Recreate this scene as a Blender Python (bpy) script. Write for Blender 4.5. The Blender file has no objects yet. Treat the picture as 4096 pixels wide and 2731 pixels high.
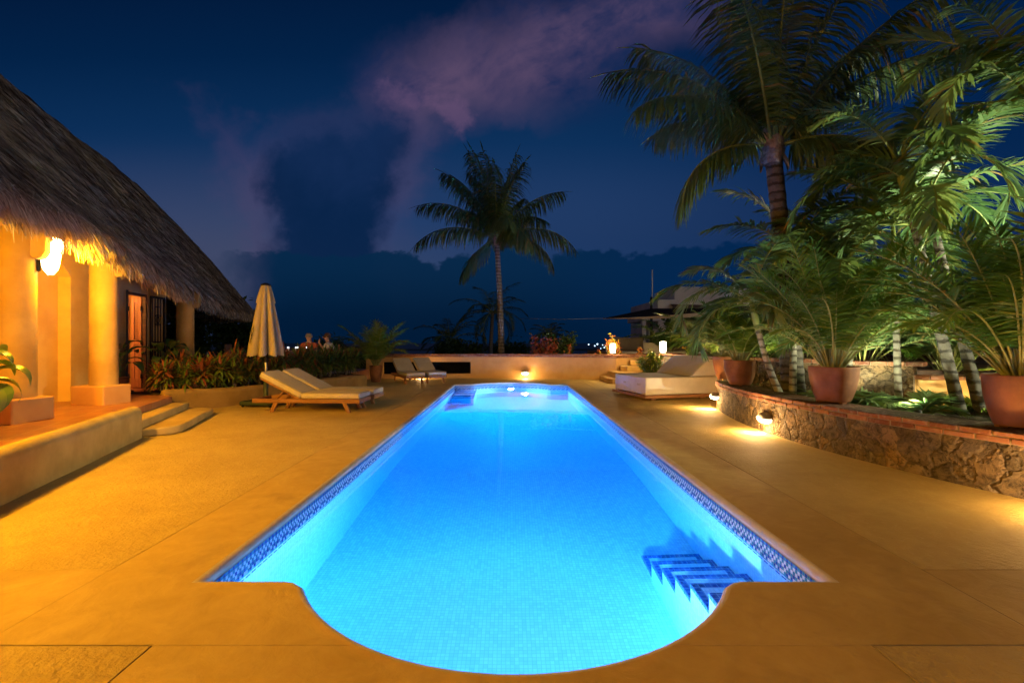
import bpy, bmesh, math, random
from mathutils import Vector, Matrix
R = math.radians
PI = math.pi
C = bpy.context.scene.collection
scene = bpy.context.scene

# ------------------------------------------------------------------ camera
cam_d = bpy.data.cameras.new('camera')
cam = bpy.data.objects.new('camera', cam_d)
C.objects.link(cam)
cam.location = (0, 0, 1.4)
cam.rotation_euler = (R(90), 0, 0)
cam_d.lens = 16.0
cam_d.sensor_width = 36.0
cam_d.shift_x = 0.0017
cam_d.clip_start = 0.05
cam_d.clip_end = 9000
scene.camera = cam

# ------------------------------------------------------------------ render
cy = scene.cycles
cy.use_denoising = True
cy.max_bounces = 10
cy.diffuse_bounces = 3
cy.glossy_bounces = 3
cy.transmission_bounces = 8
cy.transparent_max_bounces = 8
cy.sample_clamp_indirect = 14.0
cy.blur_glossy = 0.5
vs = scene.view_settings
vs.view_transform = 'Standard'
vs.look = 'None'
vs.exposure = 0.0
vs.gamma = 1.0


# ------------------------------------------------------------------ node expression helper
def lin(r, g, b):
    f = lambda c: (c / 255 / 12.92) if c / 255 <= 0.04045 else ((c / 255 + 0.055) / 1.055) ** 2.4
    return (f(r), f(g), f(b), 1.0)


class NT:
    """tiny wrapper that writes node expressions"""
    def __init__(s, tree):
        s.t = tree

    def n(s, kind, **kw):
        nd = s.t.nodes.new(kind)
        for k, v in kw.items():
            setattr(nd, k, v)
        return nd

    def put(s, sock, v):
        if isinstance(v, bpy.types.NodeSocket):
            s.t.links.new(v, sock)
        elif v is not None:
            sock.default_value = v

    def m(s, op, a, b=None, c=None, clamp=False):
        nd = s.n('ShaderNodeMath', operation=op, use_clamp=clamp)
        s.put(nd.inputs[0], a)
        s.put(nd.inputs[1], b)
        s.put(nd.inputs[2], c)
        return nd.outputs[0]

    def add(s, a, b): return s.m('ADD', a, b)
    def sub(s, a, b): return s.m('SUBTRACT', a, b)
    def mul(s, a, b): return s.m('MULTIPLY', a, b)

    def step(s, a, lo, hi):
        nd = s.n('ShaderNodeMapRange', interpolation_type='SMOOTHSTEP')
        s.put(nd.inputs['Value'], a)
        nd.inputs['From Min'].default_value = lo
        nd.inputs['From Max'].default_value = hi
        return nd.outputs['Result']

    def mix(s, f, a, b, blend='MIX'):
        nd = s.n('ShaderNodeMix', data_type='RGBA', blend_type=blend)
        s.put(nd.inputs[0], f)
        s.put(nd.inputs[6], a)
        s.put(nd.inputs[7], b)
        return nd.outputs[2]

    def vec(s, x, y, z=0.0):
        nd = s.n('ShaderNodeCombineXYZ')
        s.put(nd.inputs[0], x); s.put(nd.inputs[1], y); s.put(nd.inputs[2], z)
        return nd.outputs[0]

    def xyz(s, v):
        nd = s.n('ShaderNodeSeparateXYZ')
        s.put(nd.inputs[0], v)
        return nd.outputs

    def noise(s, v, scale, detail=4, rough=0.5, dist=0.0, color=False):
        nd = s.n('ShaderNodeTexNoise')
        s.put(nd.inputs['Vector'], v)
        nd.inputs['Scale'].default_value = scale
        nd.inputs['Detail'].default_value = detail
        nd.inputs['Roughness'].default_value = rough
        nd.inputs['Distortion'].default_value = dist
        return nd.outputs['Color' if color else 'Fac']

    def voro(s, v, scale, feature='F1', out='Distance', rnd=1.0):
        nd = s.n('ShaderNodeTexVoronoi', feature=feature)
        s.put(nd.inputs['Vector'], v)
        nd.inputs['Scale'].default_value = scale
        nd.inputs['Randomness'].default_value = rnd
        return nd.outputs[out]

    def ramp(s, f, stops):
        nd = s.n('ShaderNodeValToRGB')
        s.put(nd.inputs[0], f)
        e = nd.color_ramp.elements
        while len(e) < len(stops):
            e.new(0.5)
        for i, (p, c) in enumerate(stops):
            e[i].position = p
            e[i].color = c if len(c) == 4 else (*c, 1)
        return nd.outputs[0]

    def bump(s, h, strength=0.3, dist=0.01):
        nd = s.n('ShaderNodeBump')
        s.put(nd.inputs['Height'], h)
        nd.inputs['Strength'].default_value = strength
        nd.inputs['Distance'].default_value = dist
        return nd.outputs[0]


# ------------------------------------------------------------------ world: dusk sky with clouds
world = bpy.data.worlds.new("World")
scene.world = world
world.use_nodes = True
wt = NT(world.node_tree)
world.node_tree.nodes.clear()


def build_sky():
    t = wt
    tc = t.n('ShaderNodeTexCoord')
    x, y, z = t.xyz(tc.outputs['Generated'])
    ys = t.m('MAXIMUM', t.m('ABSOLUTE', y), 0.12)
    u = t.m('DIVIDE', x, ys)
    w = t.m('DIVIDE', z, ys)
    uw = t.vec(u, w, 0.0)
    warp = t.noise(uw, 3.0, 5, 0.55, color=True)
    # domain warp
    wx, wy, _ = t.xyz(warp)
    uu = t.add(u, t.mul(t.sub(wx, 0.5), 0.16))
    ww = t.add(w, t.mul(t.sub(wy, 0.5), 0.16))
    p2 = t.vec(uu, ww, 0.3)
    n1 = t.mul(t.sub(t.noise(p2, 5.0, 10, 0.62), 0.5), 2.0)
    n2 = t.mul(t.sub(t.noise(t.vec(u, w, 2.7), 11.0, 9, 0.6), 0.5), 2.0)
    sx_ = t.add(t.mul(uu, 0.86), t.mul(ww, 0.5)); sy_ = t.sub(t.mul(ww, 0.86), t.mul(uu, 0.5))
    nst = t.mul(t.sub(t.noise(t.vec(t.mul(sx_, 2.2), t.mul(sy_, 6.0), 1.7), 2.2, 9, 0.58), 0.5), 2.0)
    nsoft = t.mul(t.sub(t.noise(t.vec(uu, ww, 5.1), 3.6, 8, 0.58), 0.5), 2.0)

    def capsule(ax, ay, bx, by, U, W):
        dx, dy = bx - ax, by - ay
        L2 = dx * dx + dy * dy
        pu, pw = t.sub(U, ax), t.sub(W, ay)
        h = t.m('DIVIDE', t.add(t.mul(pu, dx), t.mul(pw, dy)), L2, clamp=True)
        ex = t.sub(pu, t.mul(h, dx))
        ey = t.sub(pw, t.mul(h, dy))
        return t.m('SQRT', t.add(t.mul(ex, ex), t.mul(ey, ey))), h

    # clear sky gradient
    g = t.ramp(t.m('MULTIPLY_ADD', w, 1.15, 0.0, clamp=True), [
        (0.0, lin(62, 70, 99)), (0.14, lin(56, 70, 104)), (0.30, lin(35, 61, 104)),
        (0.50, lin(13, 48, 90)), (0.72, lin(3, 34, 71)), (0.95, lin(2, 23, 55))])
    g = t.mix(t.mul(t.step(u, -0.35, 0.15), t.step(w, 0.4, 0.2)), g, lin(30, 56, 98))
    g = t.mix(t.mul(t.mul(t.step(u, -0.35, -0.62), t.step(w, 0.48, 0.12)), 0.8), g, lin(67, 73, 101))
    dark_right = t.step(u, 0.1, 0.85)
    g = t.mix(t.mul(dark_right, 0.62), g, lin(0, 28, 70))
    # faint veil left
    d, h = capsule(-0.70, 0.55, -0.54, 0.33, uu, ww)
    veil = t.mul(t.step(t.add(d, t.mul(nsoft, 0.2)), 0.085, 0.0), 0.28)
    g = t.mix(veil, g, lin(78, 66, 104))
    # pink cirrus band running to the upper right
    d1, h1 = capsule(-0.24, 0.545, 0.06, 0.63, uu, ww)
    d2, h2 = capsule(0.06, 0.645, 0.40, 0.80, uu, ww)
    r1 = t.sub(d1, t.add(0.075, t.mul(h1, 0.045)))
    r2 = t.sub(d2, t.add(0.115, t.mul(h2, -0.02)))
    rr = t.m('SMOOTH_MIN', r1, r2, 0.06)
    mask = t.step(t.add(rr, t.add(t.mul(n1, 0.10), t.mul(nst, 0.05))), 0.065, -0.085)
    pinkness = t.step(t.add(t.mul(nst, 0.55), t.add(t.mul(n1, 0.55), t.mul(nsoft, 0.6))), -0.30, 0.42)
    pcol = t.mix(pinkness, lin(26, 42, 84), lin(95, 76, 106))
    g = t.mix(t.mul(mask, 0.9), g, pcol)
    # soft pink skirts beside the tower
    d3, h3 = capsule(-0.235, 0.46, -0.24, 0.32, uu, ww)
    sk = t.step(t.add(d3, t.mul(n1, 0.09)), 0.085, 0.01)
    g = t.mix(t.mul(sk, 0.30), g, lin(78, 70, 104))
    d4, h4 = capsule(-0.55, 0.30, -0.53, 0.20, uu, ww)
    sk = t.step(t.add(d4, t.mul(n1, 0.14)), 0.085, 0.015)
    g = t.mix(t.mul(sk, 0.32), g, lin(72, 68, 102))
    d5, h5 = capsule(-0.27, 0.53, -0.12, 0.50, uu, ww)
    sk = t.step(t.add(d5, t.mul(n2, 0.10)), 0.045, 0.0)
    g = t.mix(t.mul(sk, 0.5), g, lin(108, 82, 116))
    # dark cumulus tower
    t1, k1 = capsule(-0.42, 0.05, -0.40, 0.33, u, w)
    t2, k2 = capsule(-0.37, 0.33, -0.27, 0.47, u, w)
    e1 = t.sub(t1, 0.145)
    e2 = t.sub(t2, t.sub(0.105, t.mul(k2, 0.045)))
    e = t.m('SMOOTH_MIN', e1, e2, 0.05)
    en = t.add(e, t.add(t.mul(n1, 0.10), t.mul(n2, 0.045)))
    rim = t.step(en, 0.07, -0.02)
    g = t.mix(t.mul(rim, 0.20), g, lin(78, 66, 104))
    tower = t.step(en, 0.020, -0.055)
    tcol = t.mix(t.step(t.add(w, t.mul(n1, 0.3)), 0.2, 0.48), lin(5, 34, 70), lin(17, 42, 82))
    g = t.mix(t.mul(tower, 0.95), g, tcol)
    # low dark bank with bumpy top
    n3 = t.mul(t.sub(t.noise(t.vec(u, t.mul(w, 1.6), 8.4), 15.0, 7, 0.6), 0.5), 2.0)
    gau = lambda c, s_, a: t.mul(t.m('EXPONENT', t.mul(t.m('POWER', t.m('DIVIDE', t.sub(u, c), s_), 2.0), -1.0)), a)
    hh = t.add(0.190, t.add(t.add(gau(-0.02, 0.032, 0.036), gau(0.04, 0.022, 0.040)), t.add(gau(0.52, 0.22, 0.03), t.add(gau(0.075, 0.02, -0.012), gau(-0.17, 0.03, -0.022)))))
    hh = t.add(hh, t.add(t.mul(n1, 0.035), t.add(t.mul(n2, 0.025), t.mul(n3, 0.035))))
    bank = t.step(t.sub(hh, w), -0.003, 0.009)
    hole = t.step(t.add(t.mul(n2, 0.8), t.mul(n1, 0.6)), 0.46, 0.56)
    hole = t.mul(hole, t.step(w, 0.09, 0.14))
    bank = t.mul(bank, t.sub(1.0, t.mul(hole, 0.55)))
    bank = t.mul(bank, t.step(t.add(u, t.add(t.mul(n1, 0.13), t.mul(nsoft, 0.12))), -0.70, -0.48))
    bcol = t.mix(t.step(w, 0.0, 0.2), lin(1, 25, 52), lin(7, 40, 72))
    bcol = t.mix(t.step(u, -0.05, 0.5), bcol, lin(3, 38, 78))
    g = t.mix(t.mul(bank, 0.98), g, bcol)
    low = t.step(w, 0.10, 0.0)
    g = t.mix(t.mul(low, 0.75), g, lin(1, 26, 54))
    # below the horizon
    below = t.step(w, 0.0, -0.02)
    g = t.mix(below, g, lin(2, 10, 20))
    bg = t.n('ShaderNodeBackground')
    t.put(bg.inputs['Color'], g)
    bg.inputs['Strength'].default_value = 1.0
    out = t.n('ShaderNodeOutputWorld')
    t.t.links.new(bg.outputs[0], out.inputs['Surface'])


build_sky()

# added fill to lift thatch and trunks: weak wide sun, low from behind right
sd = bpy.data.lights.new('fill_sun', 'SUN')
sd.energy = 0.34
sd.angle = R(60)
sd.color = (1.0, 0.88, 0.74)
so = bpy.data.objects.new('fill_sun', sd)
so.rotation_euler = Vector((-0.70, 0.66, -0.26)).to_track_quat('-Z', 'Y').to_euler()
C.objects.link(so)


# ------------------------------------------------------------------ materials
def mat(name, color=(0.5, 0.5, 0.5), rough=0.6, spec=0.3, fn=None, metallic=0.0, emit=None, estr=0.0):
    m = bpy.data.materials.new(name)
    m.use_nodes = True
    t = NT(m.node_tree)
    b = m.node_tree.nodes['Principled BSDF']
    b.inputs['Base Color'].default_value = (*color[:3], 1)
    b.inputs['Roughness'].default_value = rough
    b.inputs['Specular IOR Level'].default_value = spec
    b.inputs['Metallic'].default_value = metallic
    if emit:
        b.inputs['Emission Color'].default_value = (*emit, 1)
        b.inputs['Emission Strength'].default_value = estr
    if fn:
        fn(t, b)
    return m


def wpos(t):
    return t.n('ShaderNodeNewGeometry').outputs['Position']


def opos(t):
    return t.n('ShaderNodeTexCoord').outputs['Object']


def mottled(c1, c2, scale=3.0, bscale=40.0, bstr=0.25, bdist=0.004, world=True, detail=6):
    def fn(t, b):
        p = wpos(t) if world else opos(t)
        f = t.noise(p, scale, detail, 0.6)
        f = t.step(f, 0.3, 0.7)
        t.put(b.inputs['Base Color'], t.mix(f, (*c1, 1), (*c2, 1)))
        h = t.add(t.noise(p, bscale, 4, 0.6), t.mul(t.noise(p, bscale * 0.22, 3, 0.5), 1.5))
        t.put(b.inputs['Normal'], t.bump(h, bstr, bdist))
    return fn


def deck_fn(t, b):
    p = wpos(t)
    x, y, z = t.xyz(p)
    inx = t.mul(t.step(x, -2.455, -2.445), t.step(x, 2.535, 2.525))
    far = t.mul(inx, t.mul(t.step(y, 2.095, 2.105), t.step(y, 16.05, 16.04)))
    nearx = t.mul(t.step(x, -1.655, -1.645), t.step(x, 1.675, 1.665))
    near = t.mul(nearx, t.step(y, 2.105, 2.095))
    strip = t.mul(t.step(y, 2.095, 2.105), t.step(y, 2.8, 2.79))
    smooth = t.m('MAXIMUM', t.m('MAXIMUM', far, near), strip)
    big = t.noise(p, 1.1, 8, 0.62, 0.4)
    mid = t.noise(p, 4.5, 8, 0.65, 0.8)
    fine = t.noise(p, 55.0, 5, 0.65)
    grit = t.noise(p, 22.0, 4, 0.6)
    st = t.step(t.add(t.mul(big, 0.6), t.mul(mid, 0.4)), 0.36, 0.64)
    c_s = t.mix(st, (0.42, 0.275, 0.07, 1), (0.53, 0.365, 0.108, 1))
    c_r = t.mix(st, (0.45, 0.31, 0.085, 1), (0.54, 0.385, 0.115, 1))
    pits = t.step(fine, 0.62, 0.72)
    c_r = t.mix(t.mul(pits, 0.5), c_r, (0.20, 0.125, 0.05, 1))
    c_r = t.mix(t.mul(t.step(grit, 0.56, 0.68), 0.25), c_r, (0.62, 0.47, 0.2, 1))
    spots = t.m('MAXIMUM', t.step(t.noise(p, 2.2, 9, 0.75, 1.2), 0.56, 0.72), t.mul(t.step(t.noise(p, 0.7, 10, 0.7, 2.0), 0.54, 0.66), 0.8))
    c_s = t.mix(t.mul(spots, 0.32), c_s, (0.24, 0.15, 0.06, 1))
    c = t.mix(smooth, c_r, c_s)
    # joints

    def joint(v, at, wd=0.006):
        return t.step(t.m('ABSOLUTE', t.sub(v, at)), wd, wd * 0.4)
    yfar = t.step(y, 2.09, 2.11)
    ynear = t.step(y, 2.11, 2.09)
    outx = t.step(t.m('ABSOLUTE', t.sub(x, 0.01)), 1.65, 1.67)
    j = t.mul(joint(x, 2.53), yfar)
    j = t.m('MAXIMUM', j, t.mul(t.mul(joint(x, -2.45, 0.004), yfar), 0.4))
    j = t.m('MAXIMUM', j, t.mul(joint(y, 2.10), outx))
    j = t.m('MAXIMUM', j, t.mul(joint(x, -1.65), ynear))
    j = t.m('MAXIMUM', j, t.mul(joint(x, 1.67), ynear))
    c = t.mix(t.mul(j, 0.42), c, (0.16, 0.11, 0.06, 1))
    t.put(b.inputs['Base Color'], c)
    hr = t.add(t.mul(grit, 1.0), t.mul(fine, 0.6))
    hs = t.add(t.mul(mid, 0.5), t.mul(grit, 0.12))
    hmix = t.n('ShaderNodeMix', data_type='FLOAT')
    t.put(hmix.inputs[0], smooth); t.put(hmix.inputs[2], hr); t.put(hmix.inputs[3], hs)
    hh = t.sub(hmix.outputs[0], t.mul(j, 0.8))
    t.put(b.inputs['Normal'], t.bump(hh, 0.9, 0.022))


def stone_fn(t, b):
    p = wpos(t)
    wp = t.n('ShaderNodeVectorMath', operation='ADD')
    t.put(wp.inputs[0], p)
    nz = t.n('ShaderNodeVectorMath', operation='SCALE')
    t.put(nz.inputs[0], t.noise(p, 3.0, 4, 0.6, color=True))
    nz.inputs[3].default_value = 0.34
    t.put(wp.inputs[1], nz.outputs[0])
    q = wp.outputs[0]
    edge = t.voro(q, 4.6, 'DISTANCE_TO_EDGE')
    col = t.voro(q, 4.6, 'F1', 'Color')
    rr, gg, bb = t.xyz(col)
    c = t.ramp(rr, [(0.0, (0.075, 0.058, 0.04)), (0.3, (0.19, 0.135, 0.072)), (0.55, (0.13, 0.10, 0.07)),
                    (0.78, (0.26, 0.165, 0.08)), (1.0, (0.19, 0.165, 0.125))])
    f = t.noise(p, 14, 8, 0.7, 1.0)
    c = t.mix(t.step(f, 0.42, 0.66), c, (0.04, 0.03, 0.02, 1))
    f2 = t.noise(p, 5, 6, 0.6, 0.5)
    c = t.mix(t.mul(t.step(f2, 0.5, 0.68), 0.55), c, (0.27, 0.19, 0.10, 1))
    mort = t.step(t.add(edge, t.mul(t.sub(t.noise(p, 20, 5, 0.6), 0.5), 0.12)), 0.05, 0.01)
    c = t.mix(t.mul(mort, 0.55), c, (0.085, 0.065, 0.045, 1))
    t.put(b.inputs['Base Color'], c)
    h = t.add(t.mul(t.step(edge, 0.0, 0.14), 1.0), t.add(t.mul(f, 0.75), t.mul(t.noise(p, 45, 4, 0.6), 0.25)))
    t.put(b.inputs['Normal'], t.bump(h, 0.75, 0.04))


def brick_fn(t, b):
    nd = t.n('ShaderNodeAttribute')
    nd.attribute_name = 'tint'
    p = wpos(t)
    f = t.noise(p, 18, 5, 0.6)
    c = t.ramp(nd.outputs['Fac'], [(0, (0.055, 0.026, 0.014)), (0.08, (0.14, 0.05, 0.027)), (0.5, (0.25, 0.095, 0.047)), (1, (0.34, 0.15, 0.08))])  # lowest stop is the shade painted on cap tops
    c = t.mix(t.mul(t.step(f, 0.45, 0.75), 0.5), c, (0.38, 0.28, 0.2, 1))
    t.put(b.inputs['Base Color'], c)
    t.put(b.inputs['Normal'], t.bump(t.noise(p, 60, 4, 0.7), 0.5, 0.006))


def pool_tile_fn(t, b):
    geo = t.n('ShaderNodeNewGeometry')
    p = geo.outputs['Position']
    nx, ny, nz = t.xyz(geo.outputs['True Normal'])
    S = 0.032
    x, y, z = t.xyz(p)

    def line(v, nrm):
        f = t.m('PINGPONG', t.m('DIVIDE', v, S), 0.5)
        l = t.step(f, 0.10, 0.03)
        return t.mul(l, t.step(t.m('ABSOLUTE', nrm), 0.8, 0.5))
    g = t.m('MAXIMUM', t.m('MAXIMUM', line(x, nx), line(y, ny)), line(z, nz))
    snap = t.n('ShaderNodeVectorMath', operation='SNAP')
    t.put(snap.inputs[0], p)
    snap.inputs[1].default_value = (S, S, S)
    wn = t.n('ShaderNodeTexWhiteNoise')
    t.put(wn.inputs['Vector'], snap.outputs[0])
    tile = t.ramp(wn.outputs['Value'], [(0, (0.44, 0.62, 0.76)), (0.5, (0.52, 0.69, 0.81)), (1, (0.60, 0.76, 0.86))])
    c = t.mix(t.mul(g, 0.5), tile, (0.16, 0.33, 0.52, 1))
    t.put(b.inputs['Base Color'], c)


def flat_tile_fn(c1, c2, grout=False):
    def fn(t, b):
        p = wpos(t)
        snap = t.n('ShaderNodeVectorMath', operation='SNAP')
        t.put(snap.inputs[0], p)
        snap.inputs[1].default_value = (0.026, 0.026, 0.026)
        wn = t.n('ShaderNodeTexWhiteNoise')
        t.put(wn.inputs['Vector'], snap.outputs[0])
        c = t.mix(wn.outputs['Value'], (*c1, 1), (*c2, 1))
        if grout:
            x, y, z = t.xyz(p)
            ln = lambda v: t.step(t.m('PINGPONG', t.m('DIVIDE', v, 0.045), 0.5), 0.09, 0.03)
            c = t.mix(t.mul(t.m('MAXIMUM', ln(x), ln(y)), 0.6), c, (0.30, 0.48, 0.66, 1))
        t.put(b.inputs['Base Color'], c)
    return fn


def terracotta_floor_fn(t, b):
    p = wpos(t)
    rot = t.n('ShaderNodeVectorRotate', rotation_type='Z_AXIS')
    t.put(rot.inputs['Vector'], p)
    rot.inputs['Angle'].default_value = R(-23)
    br = t.n('ShaderNodeTexBrick', offset=0.0)
    t.put(br.inputs['Vector'], rot.outputs[0])
    br.inputs['Scale'].default_value = 1.0
    br.inputs['Brick Width'].default_value = 0.34
    br.inputs['Row Height'].default_value = 0.34
    br.inputs['Mortar Size'].default_value = 0.008
    br.inputs['Color1'].default_value = (0.30, 0.105, 0.05, 1)
    br.inputs['Color2'].default_value = (0.40, 0.165, 0.075, 1)
    br.inputs['Mortar'].default_value = (0.40, 0.27, 0.15, 1)
    c = t.mix(t.mul(t.step(t.noise(p, 5, 5, 0.6), 0.45, 0.7), 0.4), br.outputs['Color'], (0.24, 0.09, 0.045, 1))
    t.put(b.inputs['Base Color'], c)
    h = t.sub(t.mul(t.noise(p, 9, 4, 0.5), 0.4), br.outputs['Fac'])
    t.put(b.inputs['Normal'], t.bump(h, 0.4, 0.006))


def wood_fn(c1, c2, axis=0, sc=7.0):
    def fn(t, b):
        p = opos(t)
        x, y, z = t.xyz(p)
        v = [t.mul(x, 10.0), t.mul(y, 10.0), t.mul(z, 10.0)]
        v[axis] = t.mul([x, y, z][axis], 0.7)
        q = t.vec(*v)
        f = t.noise(q, sc * 0.35, 6, 0.6, 0.6)
        t.put(b.inputs['Base Color'], t.mix(t.step(f, 0.3, 0.7), (*c1, 1), (*c2, 1)))
        t.put(b.inputs['Normal'], t.bump(f, 0.25, 0.004))
    return fn


def fabric_fn(c1, c2):
    def fn(t, b):
        p = opos(t)
        f = t.noise(p, 2.5, 5, 0.6)
        t.put(b.inputs['Base Color'], t.mix(t.step(f, 0.3, 0.7), (*c1, 1), (*c2, 1)))
        h = t.add(t.mul(t.noise(p, 5.0, 3, 0.5), 3.0), t.mul(t.noise(p, 160, 2, 0.5), 0.4))
        t.put(b.inputs['Normal'], t.bump(h, 0.35, 0.012))
    return fn


def leaf_mat(name, stops, rough=0.42, trans=0.35):
    m = bpy.data.materials.new(name)
    m.use_nodes = True
    t = NT(m.node_tree)
    b = m.node_tree.nodes['Principled BSDF']
    a = t.n('ShaderNodeAttribute')
    a.attribute_name = 'tint'
    c = t.ramp(a.outputs['Fac'], stops)
    t.put(b.inputs['Base Color'], c)
    b.inputs['Roughness'].default_value = rough
    b.inputs['Specular IOR Level'].default_value = 0.45
    tr = t.n('ShaderNodeBsdfTranslucent')
    t.put(tr.inputs['Color'], t.mix(0.35, c, (0.30, 0.36, 0.04, 1)))
    mx = t.n('ShaderNodeMixShader')
    mx.inputs[0].default_value = trans
    m.node_tree.links.new(b.outputs[0], mx.inputs[1])
    m.node_tree.links.new(tr.outputs[0], mx.inputs[2])
    out = m.node_tree.nodes['Material Output']
    m.node_tree.links.new(mx.outputs[0], out.inputs['Surface'])
    return m


def trunk_fn(c1, c2, ring=9.0):
    def fn(t, b):
        p = opos(t)
        x, y, z = t.xyz(p)
        f = t.noise(p, 9, 6, 0.65)
        wv = t.m('PINGPONG', t.add(t.mul(z, ring), t.mul(f, 0.7)), 0.5)
        k = t.step(wv, 0.08, 0.22)
        c = t.mix(t.step(f, 0.3, 0.7), (*c1, 1), (*c2, 1))
        c = t.mix(k, (c1[0] * 0.5, c1[1] * 0.48, c1[2] * 0.45, 1), c)
        t.put(b.inputs['Base Color'], c)
        t.put(b.inputs['Normal'], t.bump(t.add(k, t.mul(f, 0.6)), 0.7, 0.02))
    return fn


def straw_fn(t, b):
    a = t.n('ShaderNodeAttribute')
    a.attribute_name = 'tint'
    c = t.ramp(a.outputs['Fac'], [(0, (0.06, 0.04, 0.025)), (0.35, (0.20, 0.145, 0.092)), (0.7, (0.39, 0.30, 0.20)), (1, (0.60, 0.50, 0.36))])
    t.put(b.inputs['Base Color'], c)


def concrete_coping_fn(t, b):
    p = wpos(t)
    f = t.noise(p, 6, 7, 0.65)
    t.put(b.inputs['Base Color'], t.mix(t.step(f, 0.3, 0.7), (0.44, 0.35, 0.21, 1), (0.54, 0.44, 0.28, 1)))
    t.put(b.inputs['Normal'], t.bump(t.noise(p, 30, 4, 0.6), 0.3, 0.006))


M = {}
M['deck'] = mat('deck_concrete', rough=0.72, spec=0.25, fn=deck_fn)
M['coping'] = mat('coping_concrete', rough=0.6, fn=concrete_coping_fn)
M['stone'] = mat('rubble_stone', rough=0.85, spec=0.2, fn=stone_fn)
M['brick'] = mat('brick', rough=0.8, spec=0.2, fn=brick_fn)
M['mortar'] = mat('mortar', (0.27, 0.22, 0.16), 0.9, fn=mottled((0.22, 0.17, 0.12), (0.31, 0.25, 0.18), 8))
M['ochre'] = mat('ochre_plaster', rough=0.8, spec=0.15, fn=mottled((0.52, 0.31, 0.105), (0.60, 0.375, 0.14), 2.2, 60, 0.22, 0.004))
M['cream'] = mat('cream_plaster', rough=0.78, spec=0.15, fn=mottled((0.36, 0.215, 0.06), (0.46, 0.29, 0.09), 2.5, 45, 0.3, 0.006))
M['curb'] = mat('worn_plaster', rough=0.78, spec=0.15, fn=mottled((0.36, 0.245, 0.085), (0.48, 0.335, 0.125), 3.0, 45, 0.3, 0.008))
M['planter'] = mat('planter_plaster', rough=0.8, spec=0.15, fn=mottled((0.25, 0.155, 0.05), (0.33, 0.21, 0.075), 3.0, 45, 0.3, 0.008))
M['plinth'] = mat('orange_plaster', rough=0.8, spec=0.15, fn=mottled((0.50, 0.25, 0.085), (0.56, 0.30, 0.11), 2.5, 45, 0.25, 0.005))
M['white_plaster'] = mat('white_plaster', rough=0.85, fn=mottled((0.55, 0.52, 0.47), (0.66, 0.63, 0.57), 1.0, 20, 0.2))
M['floor_tile'] = mat('terracotta_tile', rough=0.38, spec=0.4, fn=terracotta_floor_fn)
M['pool_tile'] = mat('pool_mosaic', rough=0.35, spec=0.3, fn=pool_tile_fn)
M['t_blue'] = mat('blue_mosaic', rough=0.2, spec=0.5, fn=flat_tile_fn((0.012, 0.045, 0.20), (0.03, 0.10, 0.34)))
M['nosing'] = mat('nosing_mosaic', rough=0.2, spec=0.5, fn=flat_tile_fn((0.012, 0.05, 0.22), (0.05, 0.15, 0.44), True))
M['t_teal'] = mat('teal_mosaic', rough=0.2, spec=0.5, fn=flat_tile_fn((0.03, 0.17, 0.25), (0.07, 0.27, 0.36)))
M['t_pale'] = mat('pale_mosaic', rough=0.2, spec=0.5, fn=flat_tile_fn((0.42, 0.50, 0.55), (0.62, 0.68, 0.72)))
M['t_green'] = mat('sea_mosaic', rough=0.2, spec=0.5, fn=flat_tile_fn((0.02, 0.20, 0.24), (0.04, 0.27, 0.30)))
M['teak'] = mat('teak', rough=0.5, spec=0.3, fn=wood_fn((0.20, 0.085, 0.03), (0.34, 0.165, 0.065)))
M['teak_v'] = mat('teak_upright', rough=0.5, spec=0.3, fn=wood_fn((0.20, 0.085, 0.03), (0.34, 0.165, 0.065), 2))
M['door_wood'] = mat('door_wood', rough=0.45, spec=0.3, fn=wood_fn((0.36, 0.15, 0.055), (0.50, 0.235, 0.095), 2, 6))
M['dark_wood'] = mat('dark_wood', rough=0.55, fn=wood_fn((0.055, 0.025, 0.012), (0.11, 0.05, 0.022), 0, 6))
M['cushion'] = mat('cushion_cloth', rough=0.95, spec=0.1, fn=fabric_fn((0.46, 0.40, 0.28), (0.53, 0.46, 0.33)))
M['cushion_w'] = mat('pale_cushion_cloth', rough=0.95, spec=0.1, fn=fabric_fn((0.56, 0.51, 0.44), (0.64, 0.59, 0.51)))
M['sofa_cover'] = mat('sofa_cloth', rough=0.95, spec=0.1, fn=fabric_fn((0.12, 0.10, 0.08), (0.15, 0.13, 0.10)))
M['canvas'] = mat('umbrella_canvas', rough=0.95, spec=0.1, fn=fabric_fn((0.29, 0.24, 0.16), (0.35, 0.29, 0.20)))
M['iron'] = mat('black_iron', (0.012, 0.011, 0.010), 0.45, 0.4, metallic=0.3)
M['steel'] = mat('brushed_steel', (0.42, 0.42, 0.43), 0.35, 0.5, metallic=0.8)
M['hood'] = mat('painted_hood', (0.16, 0.15, 0.14), 0.5, 0.4)
M['green_base'] = mat('dark_green_plastic', (0.03, 0.045, 0.032), 0.5, 0.4)
M['black'] = mat('matt_black', (0.004, 0.004, 0.004), 0.8, 0.0)
M['terracotta'] = mat('terracotta', rough=0.75, spec=0.2, fn=mottled((0.15, 0.058, 0.022), (0.235, 0.095, 0.038), 5, 40, 0.25, 0.004, False))
M['soil'] = mat('soil', rough=0.95, fn=mottled((0.03, 0.02, 0.012), (0.07, 0.05, 0.03), 8, 40, 0.8, 0.03))
M['terrain'] = mat('night_ground', rough=0.95, fn=mottled((0.015, 0.02, 0.01), (0.03, 0.035, 0.018), 0.3, 3, 0.5, 0.1))
M['straw'] = mat('palm_thatch', rough=0.8, spec=0.15, fn=straw_fn)
M['straw_base'] = mat('thatch_underlayer', (0.06, 0.042, 0.027), 0.95, 0.1)
M['cloth_black'] = mat('shade_cloth', (0.014, 0.013, 0.012), 0.9, 0.1)
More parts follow.
